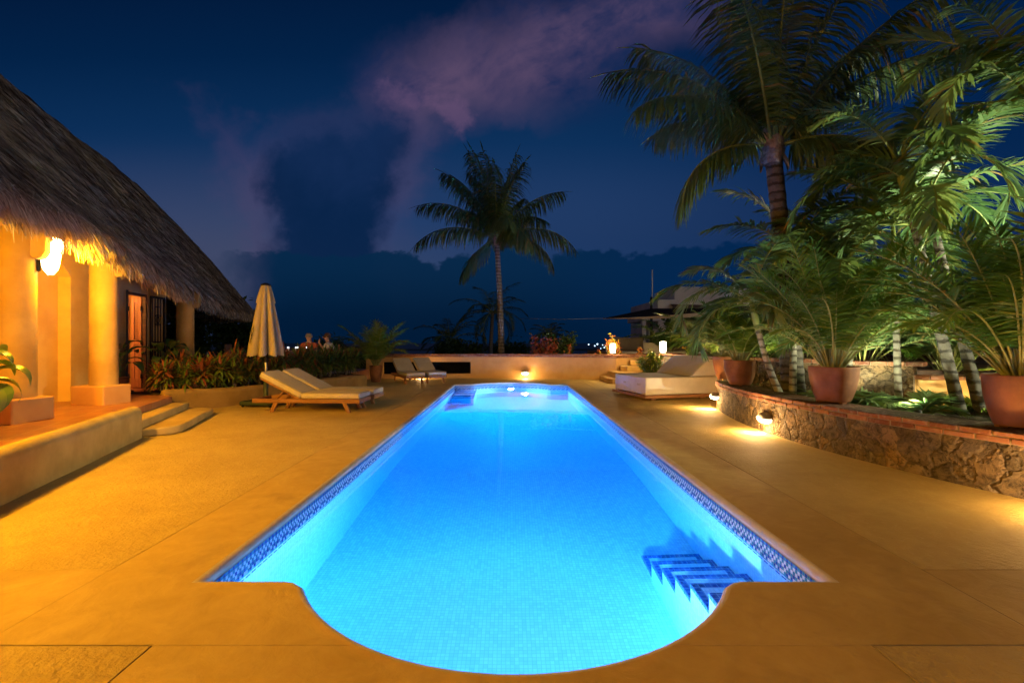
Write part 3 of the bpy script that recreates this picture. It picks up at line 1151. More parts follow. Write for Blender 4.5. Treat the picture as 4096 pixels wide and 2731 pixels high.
def brick_cap(parent, path, off0, off1, z0, z1, blen=0.23, courses=1, seed=1, wob=0.004, shaded_top=False):
    """courses of separate bricks on a mortar bed along a plan path"""
    r = random.Random(seed)
    b = MB()
    hz = (z1 - z0) / courses
    for c in range(courses):
        za, zb = z0 + c * hz + 0.004, z0 + (c + 1) * hz - 0.004
        for p, d in polyline_points(path, blen, blen * (0.5 if c % 2 else 0.0)):
            nn = Vector((d.y, -d.x))
            ln = blen - 0.014
            j = [r.uniform(-wob, wob) for _ in range(4)]
            a0 = p + nn * off0
            a1 = p + nn * (off1 + j[0])
            q = [a0, a0 + d * ln, a1 + d * ln, a1]
            lo = [b.pt((v.x, v.y, za + j[1])) for v in q]
            hi = [b.pt((v.x, v.y, zb + j[2] * 0.7)) for v in q]
            ti = r.random()
            ti = 0.1 + 0.9 * ti
            b.face(lo[::-1], 0, ti); b.face(hi, 0, r.uniform(0, 0.05) if shaded_top and c == courses - 1 else ti)  # top faces tinted darker: shade painted into the brick colour
            for k in range(4):
                k2 = (k + 1) % 4
                b.face((lo[k], lo[k2], hi[k2], hi[k]), 0, ti)
    o = b.build('brick_cap', M['brick'], parent, bevel=0.006, bseg=1)
    b = MB()
    ins = 0.012
    lo_, hi_ = (off0 + ins, off1 - ins) if off1 > off0 else (off0 - ins, off1 + ins)
    b.sweep(path, [(lo_, z0), (lo_, z1 - 0.010), (hi_, z1 - 0.010), (hi_, z0), (lo_, z0)], caps=True)
    b.build('mortar_bed', M['mortar'], o)
    return o


# stone planter wall on the right
SW = smooth_path([(4.36, 9.62), (4.16, 8.9), (4.00, 8.0), (3.95, 7.2), (3.97, 6.5), (4.04, 5.87), (4.24, 4.98), (4.56, 4.04), (5.0, 3.1), (5.7, 2.0), (6.6, 0.8)])
t = empty('stone_planter_wall', (4.0, 7.0, 0), 0, 'curved knee-high rubble stone wall with a red brick cap', 'stone wall')
inv = Matrix.Translation((-4.0, -7.0, 0))
b = MB(); b.X = inv
b.sweep(SW, [(-0.0, -0.02), (0.0, 0.47), (-0.46, 0.47), (-0.46, -0.02), (0.0, -0.02)])
b.build('stone_face', M['stone'], t)
rel = [(p[0] - 4.0, p[1] - 7.0) for p in SW]
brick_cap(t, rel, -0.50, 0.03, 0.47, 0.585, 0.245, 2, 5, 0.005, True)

# garden bed behind it
b = MB()
gp = [(p[0] + 0.3, p[1] + 0.1) for p in SW]
for k in range(len(gp) - 1):
    b.quad((gp[k][0], gp[k][1], 0.42), (gp[k + 1][0], gp[k + 1][1], 0.42), (gp[k + 1][0] + 5, gp[k + 1][1] + 1.5, 0.30), (gp[k][0] + 5, gp[k][1] + 1.5, 0.30))
o = b.build('garden_bed', M['soil']); tag(o, kind='structure')

# rear retaining wall in the garden, rubble stone
RW = [(4.62, 10.1), (4.95, 9.4), (5.4, 8.6), (5.95, 7.8), (6.42, 7.25)]
t = empty('garden_retaining_wall', (6.0, 8.0, 0), 0, 'rubble stone retaining wall behind the palms with a thin brick cap', 'stone wall')
b = MB(); b.X = Matrix.Translation((-6, -8, 0))
b.sweep(RW, [(0, 0.1), (0, 1.0), (-0.35, 1.0), (-0.35, 0.1), (0, 0.1)])
b.build('stone_face', M['stone'], t)
brick_cap(t, [(p[0] - 6, p[1] - 8) for p in RW], -0.4, 0.05, 1.0, 1.075, 0.22, 1, 8)
b = MB()
b.quad((4.62, 10.1, 0.98), (6.42, 7.25, 0.98), (12, 10, 0.98), (9, 14, 0.98))
b.quad((4.62, 10.1, 0.98), (9, 14, 0.98), (7.5, 16.5, 0.98), (5.2, 13.0, 0.98))
o = b.build('upper_garden_bed', M['soil']); tag(o, kind='structure')

# orange wall with lamp and dark stairs on the right
OW = [(6.5, 7.35), (7.25, 7.15), (8.6, 6.9)]
t = empty('garden_stair_wall', (7.0, 7.2, 0), 0, 'short orange plaster wall with a lit lamp beside the dark stairs', 'wall')
b = MB(); b.X = Matrix.Translation((-7, -7.2, 0))
b.sweep(OW, [(0, 0.1), (0, 0.79), (-0.2, 0.79), (-0.2, 0.1), (0, 0.1)])
b.build('plaster_face', M['ochre'], t)
brick_cap(t, [(p[0] - 7, p[1] - 7.2) for p in OW], -0.24, 0.04, 0.79, 0.86, 0.22, 1, 11)
t = empty('garden_stairs', (7.2, 8.0, 0), R(-8), 'dark brown tiled stairs rising behind the short orange wall', 'stairs')
b = MB()
for k in range(6):
    b.box((-0.45 + 0.003 * k, -0.45 + 0.24 * k, 0.2), (1.4 - 0.003 * k, 1.4 - 0.003 * k, 0.92 + 0.12 * k))
b.build('treads', M['dark_wood'], t, bevel=0.012)

# far wall
FW = smooth_path([(-5.4, 17.05), (-4.8, 17.2), (-2.5, 17.42), (-1.52, 17.46), (0.5, 17.3), (2.5, 16.85), (3.78, 16.25)], 5)
t = empty('boundary_wall', (0, 17, 0), 0, 'long curved orange wall with brick cap and a black slot opening at the far end of the pool', 'wall')
inv = Matrix.Translation((0, -17, 0))
A = [p for p in FW if p[0] <= -1.5]
B = [p for p in FW if p[0] >= -1.55]
b = MB(); b.X = inv
pro = lambda z0, z1: [(0, z0), (0, z1), (-0.28, z1), (-0.28, z0), (0, z0)]
b.sweep(B, pro(-0.1, 0.81))
b.sweep(A, pro(0.62, 0.81))
b.sweep(A, pro(-0.1, 0.16))
b.sweep([p for p in FW if p[0] <= -4.75], pro(0.16, 0.62))
# return face running back from the right end
ret = [(3.78, 16.25), (4.8, 16.62), (6.1, 17.05), (7.6, 17.3)]
b.sweep(ret, pro(-0.1, 0.81))
b.build('plaster_face', M['ochre'], t)
b = MB(); b.X = inv
b.sweep(A, [(-0.22, 0.16), (-0.22, 0.62)], caps=False)
b.build('dark_slot', M['black'], t)
brick_cap(t, [(p[0], p[1] - 17) for p in FW], -0.32, 0.05, 0.81, 0.93, 0.23, 2, 21)
brick_cap(t, [(p[0], p[1] - 17) for p in ret], -0.32, 0.05, 0.81, 0.93, 0.23, 2, 22)

# steps up to the right-hand terrace
labels = ['bottom', 'second', 'third', 'top']
for k in range(4):
    x0, y0 = [(3.24, 15.0), (3.50, 15.35), (3.92, 15.7), (4.30, 16.05)][k]
    z1 = 0.17 + 0.19 * k
    bk = [(3.78, 16.235), (3.24, 16.50)] if k == 0 else [(3.78, 16.235), (3.5, 16.36)] if k == 1 else [(x0, 16.235 + 0.36 * (x0 - 3.78))]
    pts = [(x0 + 0.12, y0), (x0 + 4.0, y0 + 0.3), (7.9, 17.2), (7.55, 17.25), (6.1, 17.02), (4.8, 16.59)] + bk + [(x0, y0 + 0.16)]
    o = slab('garden_step', pts, z1 - 0.19 if k else 0.002, z1, M['cream'], 0.025)
    tag(o, labels[k] + ' step of the pale flight climbing beside the boundary wall', 'step', 'steps beside the boundary wall')
b = MB()
b.box((4.4, 17.45, 0.0), (12, 26, 0.90))
o = b.build('upper_terrace', M['cream']); tag(o, kind='structure')


# plaster wall on the right side of the steps, behind the daybed
CWL = smooth_path([(4.66, 10.0), (5.14, 10.75), (5.30, 11.6), (5.30, 12.6), (4.98, 13.8), (4.70, 14.4), (5.1, 15.2), (5.8, 16.2)], 4)
t = empty('stair_side_wall', (5.0, 13.0, 0), 0, 'orange plaster wall behind the daybed carrying the second lantern and the flower bed', 'wall')
b = MB(); b.X = Matrix.Translation((-5, -13, 0))
b.sweep(CWL, [(0, -0.02), (0, 0.93), (0.25, 0.93), (0.25, -0.02), (0, -0.02)])
b.build('plaster_face', M['ochre'], t)
brick_cap(t, [(q[0] - 5, q[1] - 13) for q in CWL], -0.04, 0.30, 0.93, 1.0, 0.22, 1, 31)

# ------------------------------------------------------------------ bulkhead lamps
def bulkhead(loc, facing, label, watts=14, size=1.0):
    """half-dome lamp: metal hood above, glowing glass below; facing is the wall normal"""
    rz = math.atan2(facing[1], facing[0]) - PI / 2   # local +Y points away from the wall
    t = empty('wall_lamp', loc, rz, label, 'wall lamp', 'half-dome lamps low on the walls')
    s_ = 0.105 * size
    b = MB()
    b.box((-0.05, -0.10, -0.07), (0.05, -0.03 + 0.02, 0.05))
    b.build('bracket', M['iron'], t)
    b = MB()
    prof = [(s_ * math.cos(PI / 2 * k / 8), 0.75 * s_ * math.sin(PI / 2 * k / 8)) for k in range(9)]
    prof = [(s_ * 0.94, -0.004)] + prof
    b.lathe(prof, 28, center=(0, 0.03, 0))
    b.build('hood', M['hood'], t)
    b = MB()
    prof = [(s_ * 0.92 * math.cos(PI / 2 * k / 8), -0.62 * s_ * math.sin(PI / 2 * k / 8)) for k in range(9)]
    b.lathe(prof, 28, center=(0, 0.03, -0.006))
    b.build('globe', M['lamp_glow'], t)
    light('wall_lamp_source', 'POINT', (0, 0.20, -0.03), watts * 0.52, (1.0, 0.60, 0.24), t, radius=0.05)
    light('wall_lamp_beam', 'SPOT', (0, 0.06, -0.62 * s_ - 0.05), watts * 0.8, (1.0, 0.78, 0.48), t, radius=0.03, rot=aim((0, 0.75, -1)), spot=R(105), blend=0.8)
    return t


bulkhead((3.945, 6.98, 0.225), (-1, 0.02), 'half-dome lamp on the middle of the curved stone wall', 110, 1.15)
bulkhead((4.27, 9.42, 0.27), (-0.95, 0.25), 'half-dome lamp at the end of the stone wall beside the daybed', 110, 1.0)
bulkhead((4.62, 3.55, 0.225), (-0.92, -0.35), 'half-dome lamp low on the stone wall nearest the camera', 120, 1.0)
bulkhead((0.555, 17.22, 0.225), (0.08, -1), 'half-dome lamp glowing on the orange wall above the pool end', 60, 1.35)
bulkhead((-3.35, 17.28, 0.19), (-0.05, -1), 'half-dome lamp on the orange wall behind the far sun loungers', 60, 1.0)
bulkhead((7.42, 7.06, 0.60), (-0.2, -1), 'half-dome lamp on the short orange wall behind the palm trunks', 60, 1.2)

# ------------------------------------------------------------------ house
house = empty('thatched_house', (-7.0, 8.0, 0), 0, 'ochre house with a huge shaggy palm thatch roof and round columns', 'house')
HI = Matrix.Translation((7.0, -8.0, 0))


def hpt(x, y):
    return (x + 7.0, y - 8.0)


# outer wall: with an arched niche and a doorway
WX = lambda y: -5.996 - 0.21 * y


def wall_pts(y, depth=0.0):
    nn = Vector((-0.979, -0.205))
    return Vector((WX(y), y)) + nn * depth


def build_house_wall():
    b = MB(); b.X = HI
    H = 4.3
    TH = 0.30
    RP0 = Vector((-6.31, 7.2))
    def top(y):
        p = wall_pts(y)
        de = (Vector((p.x, p.y)) - RP0).dot(Vector((0.932, 0.363)))
        return min(H, 2.55 + max(0.0, -de) * 1.17)

    def panel(y0, y1, z0, z1, n_=1):
        if z1 == H:
            n_ = max(1, int((y1 - y0) / 0.6))
            for k in range(n_):
                a, c = y0 + (y1 - y0) * k / n_, y0 + (y1 - y0) * (k + 1) / n_
                p, q = wall_pts(a), wall_pts(c)
                b.quad((p.x, p.y, z0), (q.x, q.y, z0), (q.x, q.y, top(c)), (p.x, p.y, top(a)))
            return
        for k in range(n_):
            a, c = y0 + (y1 - y0) * k / n_, y0 + (y1 - y0) * (k + 1) / n_
            p, q = wall_pts(a), wall_pts(c)
            b.quad((p.x, p.y, z0), (q.x, q.y, z0), (q.x, q.y, z1), (p.x, p.y, z1))
    N0, N1 = 6.85, 7.93   # niche
    D0, D1 = 9.46, 10.22  # door
    zs, crown = 2.52, 0.30
    panel(-6, N0, ZT, H)
    panel(N1, D0, ZT, H)
    panel(D0, D1, ZT + 2.09, H)
    panel(D1, 10.9, ZT, H)
    # rounded far corner and the end wall
    c0 = wall_pts(10.9, 0.35)
    prev = None
    for k in range(9):
        a = PI / 2 * k / 8
        dirn = Vector((0.979, 0.205)) * math.cos(a) + Vector((-0.205, 0.979)) * math.sin(a)
        p = c0 + dirn * 0.35
        if prev is not None:
            b.quad((prev.x, prev.y, ZT), (p.x, p.y, ZT), (p.x, p.y, 3.05), (prev.x, prev.y, 3.05), 0, 0.5, True)
        prev = p
    e = prev + Vector((-0.979, -0.205)) * 5
    b.quad((prev.x, prev.y, ZT), (e.x, e.y, ZT), (e.x, e.y, 3.05), (prev.x, prev.y, 3.05))
    # niche arch
    dep = 0.19
    arc = []
    for k in range(13):
        f = k / 12
        y = N1 + (N0 - N1) * f
        arc.append((y, zs + crown * math.sin(PI * f) ** 0.75))
    for (ya, za), (yb, zb) in zip(arc, arc[1:]):
        p, q = wall_pts(ya), wall_pts(yb)
        p2, q2 = wall_pts(ya, dep), wall_pts(yb, dep)
        b.quad((p.x, p.y, za), (q.x, q.y, zb), (q.x, q.y, top(yb)), (p.x, p.y, top(ya)))
        b.quad((p.x, p.y, za), (q.x, q.y, zb), (q2.x, q2.y, zb), (p2.x, p2.y, za))
    for y in (N0, N1):
        p, p2 = wall_pts(y), wall_pts(y, dep)
        b.quad((p.x, p.y, ZT), (p2.x, p2.y, ZT), (p2.x, p2.y, zs), (p.x, p.y, zs))
    p, q = wall_pts(N0 - 0.02, dep), wall_pts(N1 + 0.02, dep)
    b.quad((p.x, p.y, ZT), (q.x, q.y, ZT), (q.x, q.y, 3.0), (p.x, p.y, 3.0))
    # door reveals
    for y in (D0, D1):
        p, p2 = wall_pts(y), wall_pts(y, TH)
        b.quad((p.x, p.y, ZT), (p2.x, p2.y, ZT), (p2.x, p2.y, ZT + 2.09), (p.x, p.y, ZT + 2.09))
    p, q = wall_pts(D0), wall_pts(D1)
    p2, q2 = wall_pts(D0, TH), wall_pts(D1, TH)
    b.quad((p.x, p.y, ZT + 2.09), (q.x, q.y, ZT + 2.09), (q2.x, q2.y, ZT + 2.09), (p2.x, p2.y, ZT + 2.09))
    b.build('wall', M['ochre'], house, recalc=False)
    # room behind the door
    b = MB(); b.X = HI
    a, c = wall_pts(8.3, 0.31), wall_pts(10.85, 0.31)
    a2, c2 = wall_pts(8.3, 3.0), wall_pts(10.85, 3.0)
    z0, z1 = ZT + 0.005, 2.9
    b.quad((a2.x, a2.y, z0), (c2.x, c2.y, z0), (c2.x, c2.y, z1), (a2.x, a2.y, z1))
    b.quad((a.x, a.y, z0), (a2.x, a2.y, z0), (a2.x, a2.y, z1), (a.x, a.y, z1))
    b.quad((c.x, c.y, z0), (c2.x, c2.y, z0), (c2.x, c2.y, z1), (c.x, c.y, z1))
    b.quad((a.x, a.y, z1), (c.x, c.y, z1), (c2.x, c2.y, z1), (a2.x, a2.y, z1))
    b.build('room', M['cream'], house, recalc=False)
    pl = wall_pts(9.05, 0.95)
    light('room_light_source', 'POINT', (pl.x + 7, pl.y - 8, 2.35), 130, (1.0, 0.42, 0.10), house, radius=0.1)
    return D0, D1


D0, D1 = build_house_wall()

# door: frame, a leaf opened inwards and a narrow leaf; iron gate opened outwards
ang = math.atan2(0.979, -0.205)   # direction along the wall, away from camera


def local_door(y, depth=0.0):
    p = wall_pts(y, depth)
    return Matrix.Translation((p.x + 7, p.y - 8, ZT)) @ Matrix.Rotation(ang, 4, 'Z')


L = (wall_pts(D1) - wall_pts(D0)).length
b = MB()
tf = local_door(D0, 0.06)
b.box((0, -0.05, 0), (0.05, 0.05, 2.09), tf=tf)
b.box((L - 0.05, -0.05, 0), (L, 0.05, 2.09), tf=tf)
b.box((0.05, -0.05, 2.03), (L - 0.05, 0.05, 2.09), tf=tf)
frame = b.build('door_frame', M['dark_wood'], house, bevel=0.006)


def door_leaf(hinge_y, depth, angle, width, name='door'):
    p = wall_pts(hinge_y, depth)
    hx = empty(name, (p.x + 7, p.y - 8, ZT + 0.02), angle)
    hx.parent = house
    b = MB()
    st = 0.06
    b.box((0, -0.02, 0), (st, 0.02, 2.0))
    b.box((width - st, -0.02, 0), (width, 0.02, 2.0))
    for z0, z1 in ((0, 0.2), (0.95, 1.07), (1.88, 2.0)):
        b.box((st, -0.02, z0), (width - st, 0.02, z1))
    b.build('leaf_frame', M['door_wood'], hx, bevel=0.005)
    b = MB()
    b.box((st, -0.008, 0.2), (width - st, 0.008, 0.95))
    k = 0
    z = 1.09
    while z < 1.86:
        b.box((st, -0.016, z), (width - st, 0.006, z + 0.028))
        z += 0.04
    b.build('louvre_panel', M['door_wood'], hx)
    for z in (0.25, 1.0, 1.75):
        b = MB()
        b.tube([(0.0, 0.024, z - 0.05), (0.0, 0.024, z + 0.05)], 0.014, 8)
        b.build('hinge', M['iron'], hx)
    return hx


door_leaf(D1 - 0.05, 0.09, ang + R(88), 0.20)
door_leaf(D1 - 0.06, 0.325, ang + R(93), 0.36)


def gate_leaf(hinge_y, angle, width, name='iron_gate'):
    p = wall_pts(hinge_y, -0.04)
    hx = empty(name, (p.x + 7, p.y - 8, ZT + 0.03), angle)
    hx.parent = house
    b = MB()
    b.box((0, -0.02, 0), (0.045, 0.02, 2.04))
    b.box((width - 0.045, -0.02, 0), (width, 0.02, 2.04))
    b.box((0.045, -0.02, 0), (width - 0.045, 0.02, 0.05))
    b.box((0.045, -0.02, 1.99), (width - 0.045, 0.02, 2.04))
    b.box((0.045, -0.012, 0.98), (width - 0.045, 0.012, 1.01))
    b.build('gate_frame', M['iron'], hx)
    b = MB()
    nb_ = 3
    for k in range(nb_):
        x = 0.045 + (width - 0.09) * (k + 1) / (nb_ + 1)
        b.box((x - 0.009, -0.009, 0.05), (x + 0.009, 0.009, 1.99))
    mid = width / 2
    for z in (0.5, 1.5):
        for sx in (-1, 1):
            pts = [(mid + sx * (0.015 + 0.035 * math.sin(a)), 0, z + 0.07 * math.cos(a)) for a in [PI * k / 8 for k in range(9)]]
            b.tube(pts, 0.008, 6)
            for zz in (0.10, -0.10):
                pts = [(mid + sx * (0.04 + 0.022 * math.cos(a)), 0, z + zz + 0.022 * math.sin(a)) for a in [2 * PI * k / 10 for k in range(11)]]
                b.tube(pts, 0.007, 6)
    for z in (0.25, 1.8):
        b.tube([(mid - 0.07, 0, z), (mid + 0.07, 0, z)], 0.012, 6)
    b.build('gate_bars', M['iron'], hx)
    b = MB()
    b.box((width - 0.14, -0.03, 0.86), (width - 0.045, 0.03, 1.0))
    b.build('lock_box', M['iron'], hx)
    return hx


gate_leaf(D1 + 0.04, ang - R(8), 0.46)
gate_leaf(D0 - 0.04, R(-50), 0.46)

# columns with plinths, capitals, beam ends
cols = [(-6.45, 5.95, R(-8)), (-6.85, 7.67, R(-8)), (-8.07, 11.3, R(-14)), (-5.55, 2.6, R(-10)), (-4.9, -1.2, R(-10))]
for k, (x, y, a) in enumerate(cols):
    dz = -0.26 if k == 2 else 0.0
    b = MB()
    pr = [(0.192, ZT), (0.19, 1.4), (0.186, 2.2), (0.184, 2.87 + dz), (0.0, 2.87 + dz)]
    b.lathe(pr, 40, center=(x + 7, y - 8, 0), wob=lambda f, z: 1 + 0.012 * math.sin(f * 2 * PI * 2 + z * 3))
    col = b.build('column', M['cream'], house)
    b = MB()
    tf = Matrix.Translation((x + 7, y - 8, 0)) @ Matrix.Rotation(a, 4, 'Z')
    b.box((-0.36, -0.24, ZT - 0.02), (0.27, 0.24, ZT + 0.31), tf=tf)
    b.build('plinth', M['plinth'], col, bevel=0.025, bseg=3)
    b = MB()
    b.lathe([(0.155, 2.871), (0.155, 3.0), (0, 3.0)], 24, center=(x + 7, y - 8, dz))
    b.build('capital', M['plinth'], col)
    # beam end, a carved corbel towards the pool
    b = MB()
    tf = Matrix.Translation((x + 7, y - 8, dz)) @ Matrix.Rotation(R(20), 4, 'Z')
    pp = [(0.10, 2.58), (0.20, 2.48), (0.27, 2.50), (0.315, 2.58), (0.32, 2.75), (0.30, 2.9), (0.0, 2.9), (0.0, 2.66)]
    i0 = [b.pt(tf @ Vector((p[0], -0.075, p[1]))) for p in pp]
    i1 = [b.pt(tf @ Vector((p[0], 0.075, p[1]))) for p in pp]
    b.face(i0); b.face(i1[::-1])
    for q in range(len(pp)):
        q2 = (q + 1) % len(pp)
        b.face((i0[q], i0[q2], i1[q2], i1[q]))
    b.build('corbel', M['cream'], col, bevel=0.02, bseg=3)
# wall plate beam over the columns
b = MB(); b.X = HI
b.tube([(-5.1, 0.6, 3.04), (-6.47, 5.93, 3.04), (-6.95, 7.67, 3.04), (-8.20, 11.3, 2.72)], 0.08, 12)
b.build('eaves_beam', M['dark_wood'], house)

# ---- roof: shell plus thatch blades
RD = Vector((-0.363, 0.932)); RN = Vector((0.932, 0.363))
RP = Vector((-6.31, 7.2))
RR = 4.0
TEND = 13.0
RIDGE = 7.62
rr_ = random.Random(11)


def zb_of(y):
    """height of the eave's upper rim"""
    tab = [(-5, 2.95), (4.8, 3.10), (7.0, 3.07), (8.4, 2.92), (11.6, 2.74), (15, 2.66), (20, 2.78), (40, 2.78)]
    for (y0, z0), (y1, z1) in zip(tab, tab[1:]):
        if y <= y1:
            f = max(0, (y - y0) / (y1 - y0))
            return z0 + (z1 - z0) * f
    return 2.78


def eave(s):
    """s < TEND: straight front eave; after that round the hip end (half circle) and back"""
    if s <= TEND:
        p = RP + RD * s
        return p, RN, p - RN * RR
    c = RP + RD * TEND - RN * RR
    a = (s - TEND) / RR
    if a <= PI:
        d = RN * math.cos(a) + RD * math.sin(a)
        return c + d * RR, d, c
    p = c - RN * RR - RD * (s - TEND - PI * RR)
    return p, -RN, p + RN * RR


def roof_pt(s, t_, lift=0.0):
    """t_ 0 at the eave, 1 at the ridge"""
    p, d, c = eave(s)
    z0 = zb_of(p.y)
    q = p.lerp(c, t_)
    bulge = 0.10 * math.sin(PI * t_)
    wav = 0.025 * math.sin(s * 5.1 + 2 * math.sin(t_ * 9)) * math.sin(t_ * 13 + s) + 0.06 * math.sin(s * 1.7) * math.sin(t_ * 5 + s * 0.6)
    z = z0 + (RIDGE - z0) * t_ + bulge + wav + lift
    return Vector((q.x, q.y, z))


def slope_dir(s):
    p, d, c = eave(s)
    v = Vector((d.x * RR, d.y * RR, -(RIDGE - zb_of(p.y))))
    nrm = Vector((d.x * (RIDGE - zb_of(p.y)), d.y * (RIDGE - zb_of(p.y)), RR)).normalized()
    return v.normalized(), nrm, Vector((-d.y, d.x, 0))


b = MB(); b.X = HI
S0, S1 = -8.0, TEND + PI * RR + 12
NS, NT_ = 110, 12
grid = [[b.pt(roof_pt(S0 + (S1 - S0) * i / NS, j / NT_)) for j in range(NT_ + 1)] for i in range(NS + 1)]
for i in range(NS):
    for j in range(NT_):
        b.face((grid[i][j], grid[i + 1][j], grid[i + 1][j + 1], grid[i][j + 1]), 0, 0.5, True)
# underside
under = []
for i in range(NS + 1):
    s = S0 + (S1 - S0) * i / NS
    p, d, c = eave(s)
    z0 = zb_of(p.y)
    e = Vector((p.x - d.x * 0.06, p.y - d.y * 0.06, z0 - 0.22))
    r2 = Vector((c.x, c.y, RIDGE - 0.5))
    under.append([b.pt(e), b.pt(e.lerp(r2, 0.5)), b.pt(r2)])
for i in range(NS):
    b.face((grid[i][0], grid[i + 1][0], under[i + 1][0], under[i][0]))
    b.face((under[i][0], under[i + 1][0], under[i + 1][1], under[i][1]))
    b.face((under[i][1], under[i + 1][1], under[i + 1][2], under[i][2]))
roof = b.build('roof', M['straw_base'], house, recalc=False)


def blade(b, p, d, side, ln, w, tint, droop):
    """a strip of two quads hanging along d"""
    d1 = d
    d2 = (d + Vector((0, 0, -droop))).normalized()
    m = p + d1 * ln * 0.5
    e = m + d2 * ln * 0.5
    s0, s1 = side * w, side * w * 0.85
    b.face((b.pt(p - s0), b.pt(p + s0), b.pt(m + s1), b.pt(m - s1)), 0, tint)
    b.face((b.pt(m - s1), b.pt(m + s1), b.pt(e + s1 * 0.3), b.pt(e - s1 * 0.3)), 0, tint)


def thatch():
    b = MB(); b.X = HI
    N = 80000
    SV = TEND + RR * 2.2
    for k in range(N):
        f = rr_.random()
        # denser towards the camera side
        s = -4.5 + (SV + 4.5) * f
        t_ = rr_.random() ** 1.15 * 0.99
        if s > TEND and rr_.random() < t_ * 0.8:
            continue
        v, nrm, sd_ = slope_dir(s)
        p = roof_pt(s, t_) + nrm * rr_.uniform(0.0, 0.03)
        sc = 0.7 + 0.5 * rr_.random()
        dirn = (v + nrm * rr_.uniform(0.02, 0.20) + sd_ * rr_.gauss(0, 0.22)).normalized()
        near = max(0.7, min(1.7, (p.y) / 8.0))
        tint = min(1, max(0, rr_.gauss(0.45, 0.24) + 0.10 * math.sin(s * 2.1 + t_ * 9) + 0.34 * (hash((int(s * 4.3), int(t_ * 15 + 0.5 * math.sin(s * 4)))) % 97 / 97 - 0.5)))
        sidev = (sd_ + nrm * rr_.uniform(-0.5, 0.5)).normalized()
        blade(b, p, dirn, sidev, 0.34 * sc, (0.005 + 0.0055 * rr_.random()) * near, tint, rr_.uniform(0, 0.35))
    b.build('thatch', M['straw'], roof, recalc=False)
    # fringe
    b = MB(); b.X = HI
    N = 26000
    for k in range(N):
        s = -4.5 + (SV + 6 + 4.5) * rr_.random()
        v, nrm, sd_ = slope_dir(s)
        p, d, c = eave(s)
        dd = Vector((d.x, d.y, 0))
        z0 = zb_of(p.y)
        q = Vector((p.x, p.y, z0 - rr_.uniform(-0.05, 0.20))) - dd * rr_.uniform(-0.02, 0.20)
        dirn = (dd * rr_.uniform(-0.05, 0.75) + Vector((0, 0, -1)) + sd_ * rr_.gauss(0, 0.16)).normalized()
        ln = rr_.uniform(0.18, 0.36) * (1.0 + 0.22 * math.sin(s * 3.3) * math.sin(s * 1.1))
        near = max(0.7, min(1.8, p.y / 8.0))
        ra = rr_.uniform(0, PI)
        sidev = (sd_ * math.cos(ra) + dd * math.sin(ra)).normalized()
        blade(b, q, dirn, sidev, ln, (0.007 + 0.007 * rr_.random()) * near, min(1, max(0, rr_.gauss(0.62, 0.18))), 0.3)
    b.build('eaves_fringe', M['straw'], roof, recalc=False)


thatch()


# sconces on the columns
def sconce(loc, rz, label, watts):
    t = empty('wall_sconce', loc, rz, label, 'wall lamp', 'sconces on the house columns')
    b = MB()
    b.box((-0.015, -0.09, -0.16), (0.02, 0.09, 0.16))
    b.build('back_plate', M['iron'], t)
    b = MB()
    prof = [(0.03, -0.19), (0.075, -0.12), (0.095, -0.02), (0.105, 0.09), (0.085, 0.16), (0.05, 0.20)]
    b.lathe(prof, 20, center=(0.12, 0, 0))
    b.build('glass_shade', M['sconce_glow'], t)
    b = MB()
    for k in range(8):  # glowing spikes model the lamp's star flare as geometry
        a = -PI * 0.62 + PI * 1.24 * k / 7
        x, y = 0.12 + 0.085 * math.cos(a), 0.085 * math.sin(a)
        b.tube([(x, y, 0.14), (0.12 + 0.125 * math.cos(a), 0.125 * math.sin(a), 0.27 + 0.08 * (k % 3))], [0.022, 0.006], 6)
    b.tube([(0.0, 0, 0.02), (0.12, 0, -0.20)], 0.012, 8, 1)
    b.build('flare_spikes', [M['sconce_glow'], M['iron']], t)
    light('sconce_source', 'POINT', (0.27, 0.0, 0.02), watts, (1.0, 0.47, 0.004), t, radius=0.09)
    return t


sconce((-6.45 + 0.19 * math.cos(R(52)), 5.95 + 0.19 * math.sin(R(52)), 2.50), R(52), 'blazing sconce high on the column at the left edge', 370)
sconce((-5.55 + 0.19 * math.cos(R(15)), 2.6 + 0.19 * math.sin(R(15)), 2.54), R(15), 'lit sconce on the nearest column outside the left edge', 980)
sconce((-4.9 + 0.19 * math.cos(R(15)), -1.2 + 0.19 * math.sin(R(15)), 2.54), R(15), 'lit sconce on the column behind the camera', 560)
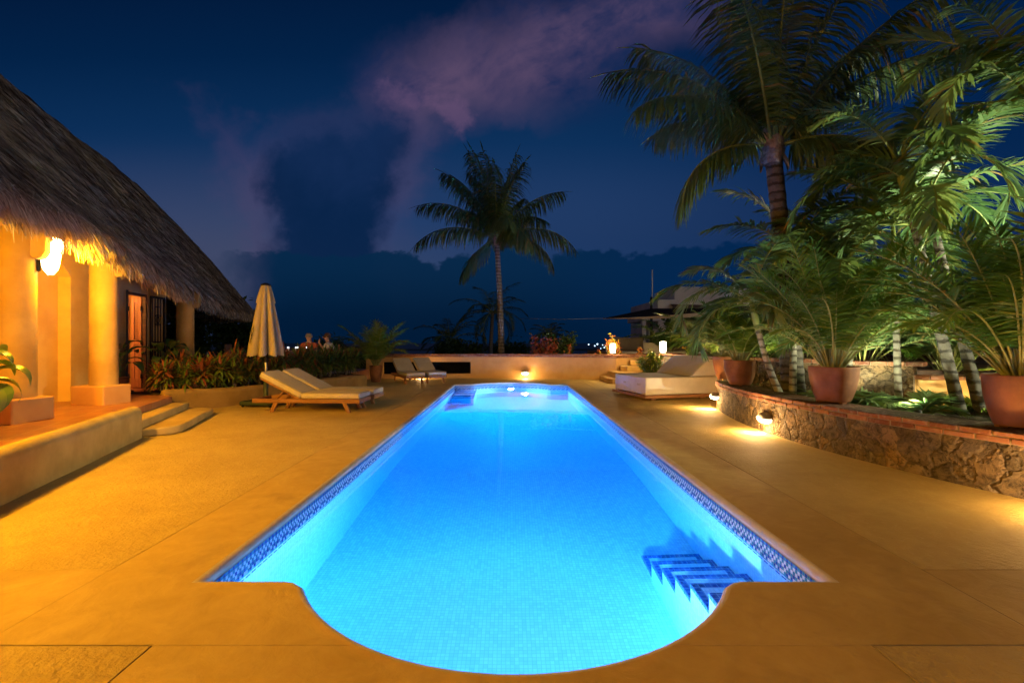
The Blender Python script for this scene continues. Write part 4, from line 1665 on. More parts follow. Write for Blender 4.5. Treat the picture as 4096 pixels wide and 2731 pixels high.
#@@PART3@@
# ------------------------------------------------------------------ sun loungers
def make_lounger():
    """local x from the head (0) to the foot (2.17), y across (0.64)"""
    t = empty('sun_lounger', (0, 0, 0))
    L_, W = 2.17, 0.64
    b = MB()
    b.box((0, 0, 0.185), (L_, 0.045, 0.268))
    b.box((0, W - 0.045, 0.185), (L_, W, 0.268))
    b.box((0, 0.045, 0.187), (0.045, W - 0.045, 0.266))
    b.box((L_ - 0.045, 0.045, 0.187), (L_, W - 0.045, 0.266))
    for k in range(11):
        x = 0.98 + k * 0.105
        b.box((x, 0.045, 0.235), (x + 0.07, W - 0.045, 0.262))
    b.build('frame', M['teak'], t, bevel=0.006)
    for (x, sx) in ((0.47, -1), (1.86, 1)):
        for y in (0.012, W - 0.067):
            b = MB()
            tp_ = [(x - 0.045, 0.19), (x + 0.045, 0.19)]
            bt = [(x - 0.035 + sx * 0.085, 0.0), (x + 0.035 + sx * 0.085, 0.0)]
            i0 = [b.pt((p[0], y, p[1])) for p in (tp_[0], tp_[1], bt[1], bt[0])]
            i1 = [b.pt((p[0], y + 0.055, p[1])) for p in (tp_[0], tp_[1], bt[1], bt[0])]
            b.face(i0); b.face(i1[::-1])
            for q in range(4):
                q2 = (q + 1) % 4
                b.face((i0[q], i1[q], i1[q2], i0[q2]))
            b.build('leg', M['teak_v'], t, bevel=0.005)
    # back rest: pivots at x = 0.97
    a = R(27)
    tf = Matrix.Translation((0.97, 0, 0.245)) @ Matrix.Rotation(a, 4, 'Y') @ Matrix.Rotation(PI, 4, 'Z')
    BL = 0.93
    b = MB(); b.X = tf
    b.box((0, -0.09, -0.022), (BL, -0.05, 0.022))
    b.box((0, -W + 0.05, -0.022), (BL, -W + 0.09, 0.022))
    for k in range(9):
        x = 0.03 + k * 0.1
        b.box((x, -W + 0.09, -0.012), (x + 0.07, -0.09, 0.015))
    b.build('backrest_frame', M['teak'], t, bevel=0.004)
    for y in (0.10, W - 0.14):
        b = MB()
        b.tube([(0.42, y + 0.02, 0.215), (0.60, y + 0.02, 0.43)], 0.02, 4)
        b.build('prop', M['teak_v'], t)
    b = MB()
    b.box((0.985, 0.01, 0.270), (L_ - 0.005, W - 0.01, 0.385))
    sc = b.build('seat_cushion', M['cushion'], t, bevel=0.035, bseg=4)
    x0, x1, y0, y1 = 0.990, L_ - 0.010, 0.015, W - 0.015
    for z in (0.377, 0.282):
        b = MB()
        b.tube([(x0 + 0.02, y0, z), (x1 - 0.02, y0, z), (x1, y0 + 0.02, z), (x1, y1 - 0.02, z), (x1 - 0.02, y1, z), (x0 + 0.02, y1, z), (x0, y1 - 0.02, z), (x0, y0 + 0.02, z), (x0 + 0.02, y0, z)], 0.006, 6, cap=False)
        b.build('piping', M['canvas'], sc)
    b = MB(); b.X = tf
    b.box((0.02, -W + 0.01, 0.024), (BL + 0.03, -0.01, 0.142))
    bc = b.build('back_cushion', M['cushion'], t, bevel=0.035, bseg=4)
    x0, x1, y0, y1 = 0.025, BL + 0.025, -W + 0.015, -0.015
    for z in (0.134, 0.032):
        b = MB(); b.X = tf
        b.tube([(x0 + 0.02, y0, z), (x1 - 0.02, y0, z), (x1, y0 + 0.02, z), (x1, y1 - 0.02, z), (x1 - 0.02, y1, z), (x0 + 0.02, y1, z), (x0, y1 - 0.02, z), (x0, y0 + 0.02, z), (x0 + 0.02, y0, z)], 0.006, 6, cap=False)
        b.build('piping', M['canvas'], bc)
    return t


lg = make_lounger()
G_ = 'teak sun loungers round the pool'
spots = [((-5.12, 9.02, 0), R(-3.0), 'teak sun lounger nearest the camera, with cream cushions, in front of its twin'),
         ((-5.05, 9.74, 0), R(-3.0), 'teak sun lounger just behind the nearest one, beside the folded umbrella'),
         ((-4.36, 16.62, 0), math.atan2(-0.89, 0.46), 'far sun lounger beside the potted palm, in front of the black wall slot'),
         ((-3.70, 16.98, 0), math.atan2(-0.89, 0.46), 'far sun lounger closer to the pool end, right of its twin')]
for k, (loc, rz, lab) in enumerate(spots):
    o = lg if k == 0 else copy_tree(lg)
    o.location = loc
    o.rotation_euler = (0, 0, rz)
    tag(o, lab, 'sun lounger', G_)

# ------------------------------------------------------------------ umbrella
ux, uy = -5.36, 9.98
t = empty('folded_umbrella', (ux, uy, 0), R(-6), 'tall folded beige patio umbrella on a dark green base', 'umbrella')
b = MB()
b.box((-0.37, -0.36, 0.035), (0.37, 0.36, 0.13))
b.build('base', M['green_base'], t, bevel=0.03, bseg=3)
for sx in (-1, 1):
    for sy in (-1, 1):
        b = MB()
        b.tube([(sx * 0.33, sy * 0.29 - 0.02, 0.022), (sx * 0.33, sy * 0.29 + 0.02, 0.022)], 0.022, 10)
        b.build('wheel', M['black'], t)
b = MB()
b.lathe([(0.05, 0.13), (0.048, 0.62), (0.0, 0.62)], 20)
b.build('sleeve', M['green_base'], t)
b = MB()
b.lathe([(0.026, 0.60), (0.026, 2.60), (0.0, 2.60)], 16)
b.build('pole', M['steel'], t)
b = MB()
b.lathe([(0.035, 0.94), (0.05, 0.98), (0.05, 1.10), (0.07, 1.16), (0.0, 1.16)], 16)
b.box((0.04, -0.02, 1.02), (0.11, 0.02, 1.06))
b.build('runner_hub', M['iron'], t)


def folded(z0, z1, r0, r1, folds, depth, seed, name, hem):
    r = random.Random(seed)
    ph = [r.uniform(-0.25, 0.25) for _ in range(folds)]
    am = [r.uniform(0.75, 1.2) for _ in range(folds)]
    b = MB()
    seg, nz = folds * 12, 16
    g = []
    for j in range(nz + 1):
        f = j / nz
        row = []
        for i in range(seg):
            a = 2 * PI * i / seg
            k = int(i / 12)
            q = (i % 12) / 12
            fold = (abs(math.sin(PI * q + ph[k] * math.sin(PI * q))) ** 0.55)
            env = math.sin(min(1.0, 0.15 + f) * PI / 2)
            rad = r0 + (r1 - r0) * f ** 0.85
            rad *= 1 - depth * env * (1 - fold) * am[k]
            z = z1 + (z0 - z1) * f
            if hem and f > 0.9:
                z -= (f - 0.9) / 0.1 * hem * (fold - 0.35)
            row.append(b.pt((rad * math.cos(a), rad * math.sin(a), z)))
        g.append(row)
    for j in range(nz):
        for i in range(seg):
            i2 = (i + 1) % seg
            b.face((g[j][i], g[j][i2], g[j + 1][i2], g[j + 1][i]), 0, 0.5, True)
    if not hem or True:
        pass
    return b


folded(1.14, 2.62, 0.08, 0.37, 8, 0.80, 4, 'canopy', 0.10).build('canopy', M['canvas'], t)
folded(2.26, 2.64, 0.088, 0.195, 8, 0.75, 4, 'vent', 0.04).build('vent_flap', M['canvas'], t)
b = MB()
b.lathe([(0.0, 2.615), (0.105, 2.615), (0.105, 2.64), (0.05, 2.675), (0.0, 2.685)], 20)
b.build('top_cap', M['iron'], t)
b = MB()
pts = [(-0.10, -0.335, 1.45), (-0.118, -0.305, 1.62), (-0.085, -0.29, 1.72), (-0.078, -0.305, 1.62), (-0.115, -0.335, 1.45), (-0.125, -0.35, 1.36)]
b.tube(pts, 0.006, 5)
b.build('tie_cord', M['iron'], t)

# ------------------------------------------------------------------ daybed
dd_ = Vector((0.972, 0.235)); ds_ = Vector((0.235, -0.972))
t = empty('daybed', (2.82, 12.28, 0), math.atan2(0.235, 0.972), 'large square white daybed with sloping back bolster beside the pool', 'daybed')
# local x to the right, local y away from the camera; front corner at y = -1.58
b = MB()
b.box((-0.05, -1.63, 0.055), (2.02, -1.56, 0.125))
b.box((-0.05, -0.02, 0.055), (2.02, 0.05, 0.125))
b.box((-0.05, -1.56, 0.057), (0.03, -0.02, 0.123))
b.box((1.95, -1.56, 0.057), (2.02, -0.02, 0.123))
for k in range(9):
    b.box((0.04 + k * 0.215, -1.56, 0.085), (0.2 + k * 0.215, -0.02, 0.12))
b.build('frame', M['teak'], t, bevel=0.006)
for x in (0.28, 1.62):
    for y in (-1.52, -0.12):
        b = MB()
        i0 = [b.pt((x + q[0], y, q[1])) for q in ((-0.07, 0.055), (0.07, 0.055), (0.0, 0.0), (-0.10, 0.0))]
        i1 = [b.pt((x + q[0], y + 0.07, q[1])) for q in ((-0.07, 0.055), (0.07, 0.055), (0.0, 0.0), (-0.10, 0.0))]
        b.face(i0); b.face(i1[::-1])
        for q in range(4):
            b.face((i0[q], i1[q], i1[(q + 1) % 4], i0[(q + 1) % 4]))
        b.build('leg', M['teak'], t)
b = MB()
nx_, nz_ = 14, 2
b.box((0.0, -1.585, 0.127), (1.98, 0.0, 0.545))
mt = b.build('mattress', M['cushion_w'], t, bevel=0.045, bseg=4)
b = MB()
z = 0.533
b.tube([(0.03, -1.573, z), (1.95, -1.573, z), (1.968, -1.555, z), (1.968, -0.03, z), (1.95, -0.012, z), (0.03, -0.012, z), (0.012, -0.03, z), (0.012, -1.555, z), (0.03, -1.573, z)], 0.007, 6, cap=False)
b.build('piping', M['cushion'], mt)
for y in (-1.28, -0.55):
    b = MB()
    pts = [(0.0, y - 0.085 + 0.17 * k / 8, 0.365 - 0.004 * math.sin(PI * k / 8)) for k in range(9)]
    pts = [(-0.004 - 0.022 * math.sin(PI * k / 8), p[1], p[2]) for k, p in enumerate(pts)]
    for (p, q) in zip(pts, pts[1:]):
        b.quad((p[0], p[1], p[2] - 0.022), (q[0], q[1], q[2] - 0.022), (q[0], q[1], q[2] + 0.022), (p[0], p[1], p[2] + 0.022))
        b.quad((p[0] + 0.006, p[1], p[2] - 0.022), (q[0] + 0.006, q[1], q[2] - 0.022), (q[0] + 0.006, q[1], q[2] + 0.022), (p[0] + 0.006, p[1], p[2] + 0.022))
    b.build('handle', M['cushion'], mt)
b = MB()
pf = [(1.22, 0.55), (1.72, 0.98), (1.80, 1.025), (1.97, 1.025), (1.98, 0.55)]
i0 = [b.pt((p[0], -1.575, p[1])) for p in pf]
i1 = [b.pt((p[0], -0.01, p[1])) for p in pf]
b.face(i0); b.face(i1[::-1])
for q in range(5):
    b.face((i0[q], i1[q], i1[(q + 1) % 5], i0[(q + 1) % 5]))
b.build('back_bolster', M['cushion_w'], t, bevel=0.04, bseg=4)


# ------------------------------------------------------------------ plants
def leaflet(b, p, d, wdir, ln, w, tint, droop, mi=0, seg=3):
    pts = [Vector(p)]
    dd = Vector(d).normalized()
    for k in range(seg):
        dd = (dd + Vector((0, 0, -droop / seg))).normalized()
        pts.append(pts[-1] + dd * (ln / seg))
    prof = [0.55, 1.0, 0.75, 0.08] if seg == 3 else ([0.6, 0.9, 0.08] if seg == 2 else [0.5, 0.95, 1.0, 0.7, 0.05])
    ids = []
    for k, q in enumerate(pts):
        ids.append((b.pt(q - wdir * w * prof[k]), b.pt(q + wdir * w * prof[k])))
    for k in range(seg):
        b.face((ids[k][0], ids[k][1], ids[k + 1][1], ids[k + 1][0]), mi, tint)


def frond(b, base, az, el, L_, bend, r, nl=34, ll=0.5, lw=0.018, ldroop=0.5, start=0.2, stalk=0.014, vee=0.35, tint0=0.5, mleaf=0, mst=1, seg=3, twist=0.0, a0=68, a1=26):
    """feather leaf: rachis bending down by `bend` radians over its length, leaflets both sides"""
    n = 14
    ft = tint0 + r.gauss(0, 0.13)
    pts, tan = [Vector(base)], []
    h = Vector((math.cos(az), math.sin(az), 0))
    e = el
    for k in range(n):
        f = (k + 0.5) / n
        ee = el - bend * f ** 1.35
        az2 = az + twist * f
        hh = Vector((math.cos(az2), math.sin(az2), 0))
        d = hh * math.cos(ee) + Vector((0, 0, 1)) * math.sin(ee)
        pts.append(pts[-1] + d * (L_ / n))
        tan.append(d)
    tan.append(tan[-1])
    b.tube(pts, [stalk * (1 - 0.85 * k / n) + 0.002 for k in range(n + 1)], 5, mst, tint0, cap=False)
    for side in (-1, 1):
        for k in range(nl):
            f = start + (1 - start) * (k + r.uniform(-0.25, 0.25)) / nl
            f = min(0.995, max(start, f))
            q = f * n
            i = min(n - 1, int(q))
            p = pts[i].lerp(pts[i + 1], q - i)
            T = tan[i]
            S = T.cross(Vector((0, 0, 1)))
            if S.length < 1e-3:
                S = Vector((-math.sin(az), math.cos(az), 0))
            S = S.normalized()
            N_ = S.cross(T).normalized()
            g = (f - start) / (1 - start)
            a = R(a0) - R(a0 - a1) * g + r.gauss(0, 0.07)
            d = (S * side * math.sin(a) + T * math.cos(a)) + N_ * (vee + r.gauss(0, 0.10))
            d.normalize()
            prof = (0.45 + 0.75 * g ** 0.6 * (1 - g) ** 0.45 * 1.55) * (1 - 0.35 * g)
            ln = ll * prof * r.uniform(0.85, 1.12)
            wv = (T - d * T.dot(d))
            if wv.length < 1e-3:
                wv = N_.copy()
            wv = (wv.normalized() + N_ * r.uniform(-0.35, 0.35)).normalized()
            leaflet(b, p, d, wv, ln, lw * r.uniform(0.8, 1.15), 1.0 if r.random() < 0.035 else min(0.85, max(0, ft + r.gauss(0, 0.12))), ldroop * r.uniform(0.7, 1.3), mleaf, seg)
    # end leaflet
    leaflet(b, pts[-1], tan[-1], tan[-1].cross(Vector((0, 0, 1))).normalized() if abs(tan[-1].z) < 0.99 else Vector((1, 0, 0)), ll * 0.4, lw, tint0, 0.2, mleaf, seg)


def curve_pts(a, c, sag, n=12, side=(0, 0, 0)):
    a, c = Vector(a), Vector(c)
    return [a.lerp(c, k / n) + Vector(side) * math.sin(PI * k / n) + Vector((0, 0, sag)) * math.sin(PI * k / n) for k in range(n + 1)]


def palm(name, base, crown, label, cat, trunk_r, fronds, leaf, bark, seed, group=None, side=(0, 0, 0), shaft=None, fibre=False, **kw):
    """fronds: list of (azimuth, elevation, length, bend)"""
    r = random.Random(seed)
    base, crown = Vector(base), Vector(crown)
    t = empty(name, base, 0, label, cat, group)
    rel = crown - base
    pts = curve_pts((0, 0, 0), rel, 0, 16, side)
    b = MB()
    n = len(pts)
    dense, rad = [], []
    for i in range(n - 1):
        for q in range(3):
            f = (i + q / 3) / (n - 1)
            dense.append(pts[i].lerp(pts[i + 1], q / 3))
            rad.append(trunk_r * (1.25 - 0.42 * min(1, f * 1.3)) * (1.0 + (0.05 if q == 0 else 0)) * (1.25 if f < 0.04 else 1))
    dense.append(pts[-1]); rad.append(trunk_r * 0.8)
    b.tube(dense, rad, 12)
    b.build('trunk', M[bark], t)
    top = rel
    if shaft:
        b = MB()
        d = (pts[-1] - pts[-2]).normalized()
        b.tube([top - d * 0.02, top + d * shaft * 0.35, top + d * shaft], [trunk_r * 0.95, trunk_r * 1.05, trunk_r * 0.45], 12, 0)
        b.build('crown_shaft', M['rachis'], t)
        top = top + d * shaft * 0.9
    if fibre:
        b = MB()
        for k in range(16):
            a = r.uniform(0, 2 * PI)
            z = r.uniform(-0.28, 0.22)
            o_ = Vector((math.cos(a), math.sin(a), 0))
            p0 = top + o_ * trunk_r * 0.75 + Vector((0, 0, z))
            s_ = Vector((-o_.y, o_.x, 0))
            w0 = trunk_r * r.uniform(0.3, 0.6)
            up = Vector((0, 0, 1))
            e_ = p0 + up * r.uniform(0.18, 0.34) + o_ * r.uniform(0.04, 0.16)
            if r.random() < 0.35:
                e_ = p0 - up * r.uniform(0.15, 0.45) + o_ * r.uniform(0.08, 0.2)
            ids = [b.pt(p0 - s_ * w0), b.pt(p0 + s_ * w0), b.pt(p0.lerp(e_, 0.55) + s_ * w0 * 0.9 + o_ * 0.03), b.pt(p0.lerp(e_, 0.55) - s_ * w0 * 0.9 + o_ * 0.03), b.pt(e_ + s_ * w0 * 0.25), b.pt(e_ - s_ * w0 * 0.25)]
            b.face(ids[:4]); b.face((ids[3], ids[2], ids[4], ids[5]))
        b.lathe([(trunk_r * 0.85, -0.3), (trunk_r * 1.2, -0.1), (trunk_r * 1.1, 0.12), (trunk_r * 0.4, 0.3), (0, 0.32)], 14, center=tuple(top))
        b.build('leaf_base_fibre', M['fibre'], t, recalc=False)
    b = MB()
    for (az, el, L_, bend) in fronds:
        frond(b, top + Vector((math.cos(az), math.sin(az), 0)) * trunk_r * 0.5, az, el, L_, bend, r, **kw)
    b.build('crown', [M[leaf], M['rachis']], t, recalc=False)
    return t


def ring_fronds(r, n, L_, el_hi=1.35, el_lo=-0.15, bend=(1.1, 1.8), jit=0.25):
    res = []
    ga = 2.39996
    for k in range(n):
        f = k / max(1, n - 1)
        el = el_hi + (el_lo - el_hi) * f
        res.append((k * ga + r.uniform(-jit, jit), el + r.uniform(-0.1, 0.1), L_ * r.uniform(0.85, 1.1), r.uniform(*bend) * (0.75 + 0.35 * f)))
    return res


D = lambda deg: R(deg)
rp = random.Random(21)

# coconut palm beyond the wall, in the middle
fr = [(D(180), D(28), 3.3, 1.35), (D(188), D(52), 3.3, 1.25), (D(170), D(72), 3.2, 0.7), (D(100), D(82), 3.4, 0.35), (D(60), D(80), 3.3, 0.5),
      (D(0), D(28), 3.2, 1.45), (D(8), D(60), 3.3, 0.95), (D(-10), D(8), 2.6, 1.5), (D(-60), D(20), 2.6, 1.5), 
      (D(270), D(62), 3.2, 1.0), (D(280), D(30), 3.0, 1.3), (D(300), D(70), 3.1, 0.9), (D(240), D(75), 3.2, 0.6), (D(130), D(55), 3.2, 1.0), (D(45), D(50), 3.2, 1.1),
      (D(90), D(40), 3.0, 1.3), (D(200), D(80), 3.3, 0.35), (D(-20), D(84), 3.2, 0.3), (D(155), D(-20), 2.0, 0.9)]
fr += [(D(60 + 47 * k), D(58 + (k * 13) % 28), 3.1, 0.55 + 0.1 * (k % 4)) for k in range(5)]
fr = [(a, e, l * 1.12, bd) for a, e, l, bd in fr]
palm('coconut_palm', (-0.36, 19.3, -0.6), (-0.58, 19.3, 5.75), 'tall coconut palm standing alone against the sky beyond the boundary wall', 'palm tree', 0.125, fr, 'coco', 'trunk_coco', 4,
     fibre=True, side=(0.05, 0, 0), nl=72, ll=1.15, lw=0.03, ldroop=2.2, a0=74, a1=34, start=0.13, stalk=0.032, vee=0.05, tint0=0.38)

# darker palms beyond the wall
palm('coconut_palm', (-1.7, 36, -2.0), (-1.4, 36, 3.7), 'dark palm silhouette half hidden behind the trunk of the tall coconut palm', 'palm tree', 0.17, ring_fronds(rp, 17, 3.3, 1.3, -0.2, (1.3, 1.9)), 'coco', 'trunk_coco', 5,
     nl=34, ll=0.85, lw=0.03, ldroop=0.9, start=0.15, stalk=0.035, tint0=0.15, seg=2)
palm('coconut_palm', (-4.6, 33, -2.0), (-4.4, 33, 1.45), 'low bushy dark palm just left of the silhouetted palm beyond the wall', 'palm tree', 0.17, ring_fronds(rp, 18, 2.6, 1.3, -0.2, (1.2, 1.8)), 'coco', 'trunk_coco', 6,
     nl=30, ll=0.8, lw=0.035, ldroop=0.8, start=0.15, stalk=0.035, tint0=0.12, seg=2)
palm('coconut_palm', (-24.5, 40, -3), (-24.6, 40, 2.1), 'distant dark palm beyond the house, left of the folded umbrella', 'palm tree', 0.2, ring_fronds(rp, 15, 2.3, 1.3, -0.1, (1.2, 1.8)), 'coco', 'trunk_coco', 7,
     nl=24, ll=0.8, lw=0.04, ldroop=0.8, start=0.15, stalk=0.04, tint0=0.12, seg=2)
palm('coconut_palm', (-12.5, 46, -4), (-12.4, 46, -0.2), 'tiny dark palm far beyond the potted palm at the wall end', 'palm tree', 0.2, ring_fronds(rp, 13, 1.9, 1.3, -0.1, (1.2, 1.8)), 'coco', 'trunk_coco', 8,
     nl=20, ll=0.7, lw=0.045, ldroop=0.8, start=0.15, stalk=0.04, tint0=0.12, seg=2)
palm('coconut_palm', (2.35, 27, -2), (2.3, 27, 1.75), 'small dark palm rising behind the red-leaved croton bush', 'palm tree', 0.12, ring_fronds(rp, 13, 1.3, 1.3, 0.0, (1.2, 1.8)), 'coco', 'trunk_coco', 9,
     nl=22, ll=0.5, lw=0.03, ldroop=0.8, start=0.15, stalk=0.03, tint0=0.2, seg=2)

# coconut palm on the right, crown overhead
fr = [(D(182), D(52), 3.2, 1.15), (D(200), D(34), 2.9, 1.25), (D(186), D(6), 2.1, 1.65), (D(160), D(66), 3.2, 0.85), (D(210), D(72), 3.3, 0.55),
      (D(250), D(72), 3.3, 0.45), (D(275), D(82), 3.3, 0.25), (D(300), D(70), 3.3, 0.5), (D(330), D(58), 3.2, 0.7), (D(350), D(48), 3.1, 0.85),
      (D(10), D(62), 3.2, 0.7), (D(40), D(50), 3.0, 0.9), (D(0), D(18), 2.4, 1.3), (D(80), D(62), 3.1, 0.8), (D(120), D(50), 3.0, 1.0), (D(-30), D(10), 2.0, 1.4), (D(100), D(80), 3.2, 0.3), (D(230), D(52), 3.0, 0.9)]
palm('coconut_palm', (5.08, 8.15, 0.3), (4.52, 7.85, 4.75), 'large coconut palm with its crown spread overhead, growing out of the garden bed', 'palm tree', 0.155, fr, 'coco', 'trunk_brown', 14,
     fibre=True, side=(0.03, 0, 0), nl=90, ll=1.0, lw=0.02, ldroop=1.7, a0=72, a1=32, start=0.12, stalk=0.032, vee=0.02, tint0=0.45)


# feather palms with pale ringed trunks in the garden bed
def feather(base, crown, label, n, L_, seed, tr=0.06, bark='trunk_pale', el=(1.35, -0.05), shaft=0.5, extra=(), side=(0, 0, 0), ll=0.46, tint0=0.5):
    r = random.Random(seed)
    fr = ring_fronds(r, n, L_, el[0], el[1], (1.2, 1.9)) + list(extra)
    return palm('feather_palm', base, crown, label, 'palm tree', tr, fr, 'adon', bark, seed, 'feather palms in the garden bed', shaft=shaft, side=side,
                nl=44, ll=ll * 1.2, lw=0.021, ldroop=0.8, start=0.2, stalk=0.015, vee=0.3, tint0=tint0)


feather((4.55, 7.55, 0.35), (4.05, 7.45, 1.62), 'feather palm whose pale ringed trunk leans left out of the bed beside the smaller pot', 10, 1.45, 31, 0.05,
        extra=[(D(178), D(38), 1.5, 2.4)], side=(-0.04, 0, 0))
feather((5.35, 7.15, 0.32), (5.25, 7.1, 2.15), 'feather palm with a thin pale trunk right of the large middle pot', 10, 1.5, 32, 0.045)
feather((4.9, 7.9, 0.32), (5.0, 8.0, 2.55), 'feather palm standing behind the leaning pale trunk', 10, 1.7, 33, 0.05)
feather((5.85, 6.85, 0.32), (5.9, 7.0, 2.75), 'slender feather palm in front of the retaining wall corner', 11, 1.6, 34, 0.042)
feather((6.3, 6.35, 0.32), (5.65, 6.5, 3.55), 'tall feather palm with a bluish trunk curving left over the bed', 11, 1.75, 35, 0.062, 'trunk_brown', side=(0.0, 0, 0.0))
feather((6.55, 6.3, 0.32), (6.05, 6.5, 3.0), 'feather palm with a dark ringed trunk crossing its neighbour by the wall lamp', 10, 1.6, 36, 0.062, 'trunk_brown')
feather((6.6, 5.6, 0.32), (6.55, 5.7, 4.0), 'tall feather palm at the right edge whose pale fronds hang into the sky', 10, 1.9, 37, 0.065, 'trunk_pale', extra=[(D(185), D(50), 2.0, 2.0), (D(195), D(35), 1.9, 2.1)])
feather((6.1, 8.6, 0.98), (6.1, 8.6, 2.6), 'feather palm on the upper bed behind the retaining wall', 10, 1.6, 38, 0.06)
feather((7.1, 8.9, 0.98), (7.1, 8.9, 3.6), 'taller feather palm on the upper bed near the dark stairs', 11, 1.8, 39, 0.06)


# areca clumps
def areca(b, r, center, h, n, spread, lw=0.0125, ll=0.30, nl=34, tint0=0.5, seg=2, el0=1.45, bend=(0.8, 1.9), fall=0.62):
    for k in range(n):
        az = k * 2.39996 + r.uniform(-0.3, 0.3)
        f = (k + 0.5) / n
        el = el0 - fall * f ** 0.9 + r.uniform(-0.1, 0.1)
        rad = 0.09 * spread * math.sqrt(f)
        p = Vector(center) + Vector((math.cos(az) * rad, math.sin(az) * rad, 0))
        frond(b, p, az, el, h * r.uniform(0.6, 1.1), r.uniform(*bend), r, nl=nl, ll=ll, lw=lw, ldroop=0.5, start=0.22, stalk=0.010, vee=0.3, tint0=min(0.95, max(0.05, tint0 + r.gauss(0, 0.15))), seg=seg, twist=r.uniform(-0.3, 0.3))


def pot_mesh(rt, rb, h, lipped=False):
    b = MB()
    pr = [(0.0, 0.0), (rb * 0.96, 0.0), (rb, 0.012)]
    for k in range(1, 9):
        f = k / 8
        pr.append((rb + (rt - rb) * (math.sin(f * PI / 2) ** 0.9), h * f))
    if lipped:
        pr += [(rt * 1.06, h - 0.03), (rt * 1.06, h)]
    pr += [(rt * 0.99, h + 0.012), (rt * 0.93, h + 0.008), (rt * 0.90, h - 0.05), (0, h - 0.05)]
    b.lathe(pr, 40)
    return b


def potted_areca(loc, rt, rb, h, plant_h, n, label, seed, feet=True, spread=1.0, tint0=0.5, soil_=True, name='potted_palm', **kw):
    r = random.Random(seed)
    t = empty(name, loc, r.uniform(0, 6), label, 'potted plant')
    z0 = 0.018 if feet else 0.0
    if feet:
        for k in range(3):
            a = 2 * PI * k / 3 + 0.4
            b = MB()
            b.box((-0.035, -0.03, 0), (0.035, 0.03, 0.0175), tf=Matrix.Translation((rb * 0.8 * math.cos(a), rb * 0.8 * math.sin(a), 0)) @ Matrix.Rotation(a, 4, 'Z'))
            b.build('pot_foot', M['terracotta'], t)
    pb = pot_mesh(rt, rb, h)
    po = pb.build('pot', M['terracotta'], t, loc=(0, 0, z0))
    b = MB()
    b.lathe([(rt * 0.90, h - 0.045), (0, h - 0.03)], 24)
    b.build('soil', M['soil'], po)
    b = MB()
    for k in range(11):
        a = k * 2.4
        rad = rt * 0.42 * math.sqrt((k + 0.5) / 11)
        x, y = rad * math.cos(a), rad * math.sin(a)
        b.tube([(x, y, h - 0.06), (x * 1.15, y * 1.15, h + 0.16), (x * 1.4, y * 1.4, h + 0.36)], [0.016, 0.014, 0.009], 6, 0)
    b.build('canes', M['stem_gold'], t)
    b = MB()
    areca(b, r, (0, 0, h + 0.02), plant_h, n, rt / 0.2 * spread, tint0=tint0, **kw)
    b.build('leaves', [M['areca'], M['stem_gold']], t, recalc=False)
    return t


CZ = 0.588
potted_areca((4.33, 6.10, CZ), 0.285, 0.195, 0.45, 1.75, 76, 'widest terracotta pot with a tall palm, alone in the middle of the stone wall', 41, tint0=0.42, ll=0.34, bend=(0.4, 1.7), fall=0.55, el0=1.52)
potted_areca((4.27, 8.45, CZ), 0.28, 0.185, 0.44, 1.2, 64, 'smaller terracotta pot with a bright green palm near the daybed end of the stone wall', 42, tint0=0.68, ll=0.28, bend=(0.4, 1.7), fall=0.6, el0=1.52)
potted_areca((4.62, 9.75, CZ), 0.265, 0.17, 0.46, 1.3, 54, 'terracotta pot with a palm tucked behind the smaller pot beside the daybed', 43, tint0=0.5, ll=0.3)
potted_areca((4.83, 4.30, CZ), 0.27, 0.19, 0.47, 1.9, 70, 'terracotta pot with a dark arching palm cut off by the right edge', 44, tint0=0.3, ll=0.36, bend=(0.4, 1.6), fall=0.55, el0=1.52)
potted_areca((-4.65, 15.75, 0), 0.215, 0.15, 0.56, 1.75, 34, 'tall terracotta pot with a yellow-green palm at the left end of the boundary wall', 45, feet=False, tint0=0.92, ll=0.42, lw=0.017, bend=(0.5, 1.7), fall=0.5, el0=1.5)


# areca shrubs filling the beds
def areca_clump(loc, h, n, label, seed, tint0=0.5, leaf='areca', **kw):
    r = random.Random(seed)
    t = empty('palm_shrub', loc, 0, label, 'plant', 'palm shrubs in the garden')
    b = MB()
    areca(b, r, (0, 0, 0), h, n, 1.5, tint0=tint0, **kw)
    b.build('leaves', [M[leaf], M['stem_gold']], t, recalc=False)
    return t


areca_clump((5.2, 9.6, 0.9), 1.6, 26, 'dense palm shrub behind the two small pots', 51, 0.45, ll=0.36)
areca_clump((5.75, 8.8, 0.98), 1.4, 22, 'palm shrub on the bed above the retaining wall', 52, 0.55, ll=0.34)
areca_clump((5.0, 6.7, 0.30), 0.62, 8, 'low pale palm shrub at the foot of the pale trunks', 53, 0.7, 'adon', ll=0.36, lw=0.02, el0=1.4)
areca_clump((5.55, 6.3, 0.30), 0.66, 9, 'low pale palm shrub right of the large middle pot', 54, 0.75, 'adon', ll=0.34, lw=0.02, el0=1.4)
areca_clump((6.7, 6.75, 0.32), 0.6, 10, 'small bright palm shrub in front of the short orange wall', 55, 0.8, ll=0.28, lw=0.016, el0=1.4)
areca_clump((6.9, 8.2, 1.0), 1.5, 22, 'palm shrub beside the dark garden stairs', 56, 0.45, ll=0.36)
areca_clump((7.6, 5.3, 0.32), 2.2, 28, 'tall dim palm shrub at the right edge behind the cut-off pot', 57, 0.3, ll=0.42)
areca_clump((8.0, 7.0, 0.86), 1.8, 24, 'dim palm shrub above the orange stair wall', 58, 0.35, ll=0.4)
areca_clump((5.3, 11.4, 0.98), 1.9, 26, 'palm shrub behind the daybed, next to the red flowers', 59, 0.4, ll=0.38)
areca_clump((6.6, 11.0, 0.98), 2.3, 26, 'tall palm shrub deep in the upper bed', 60, 0.4, ll=0.42)
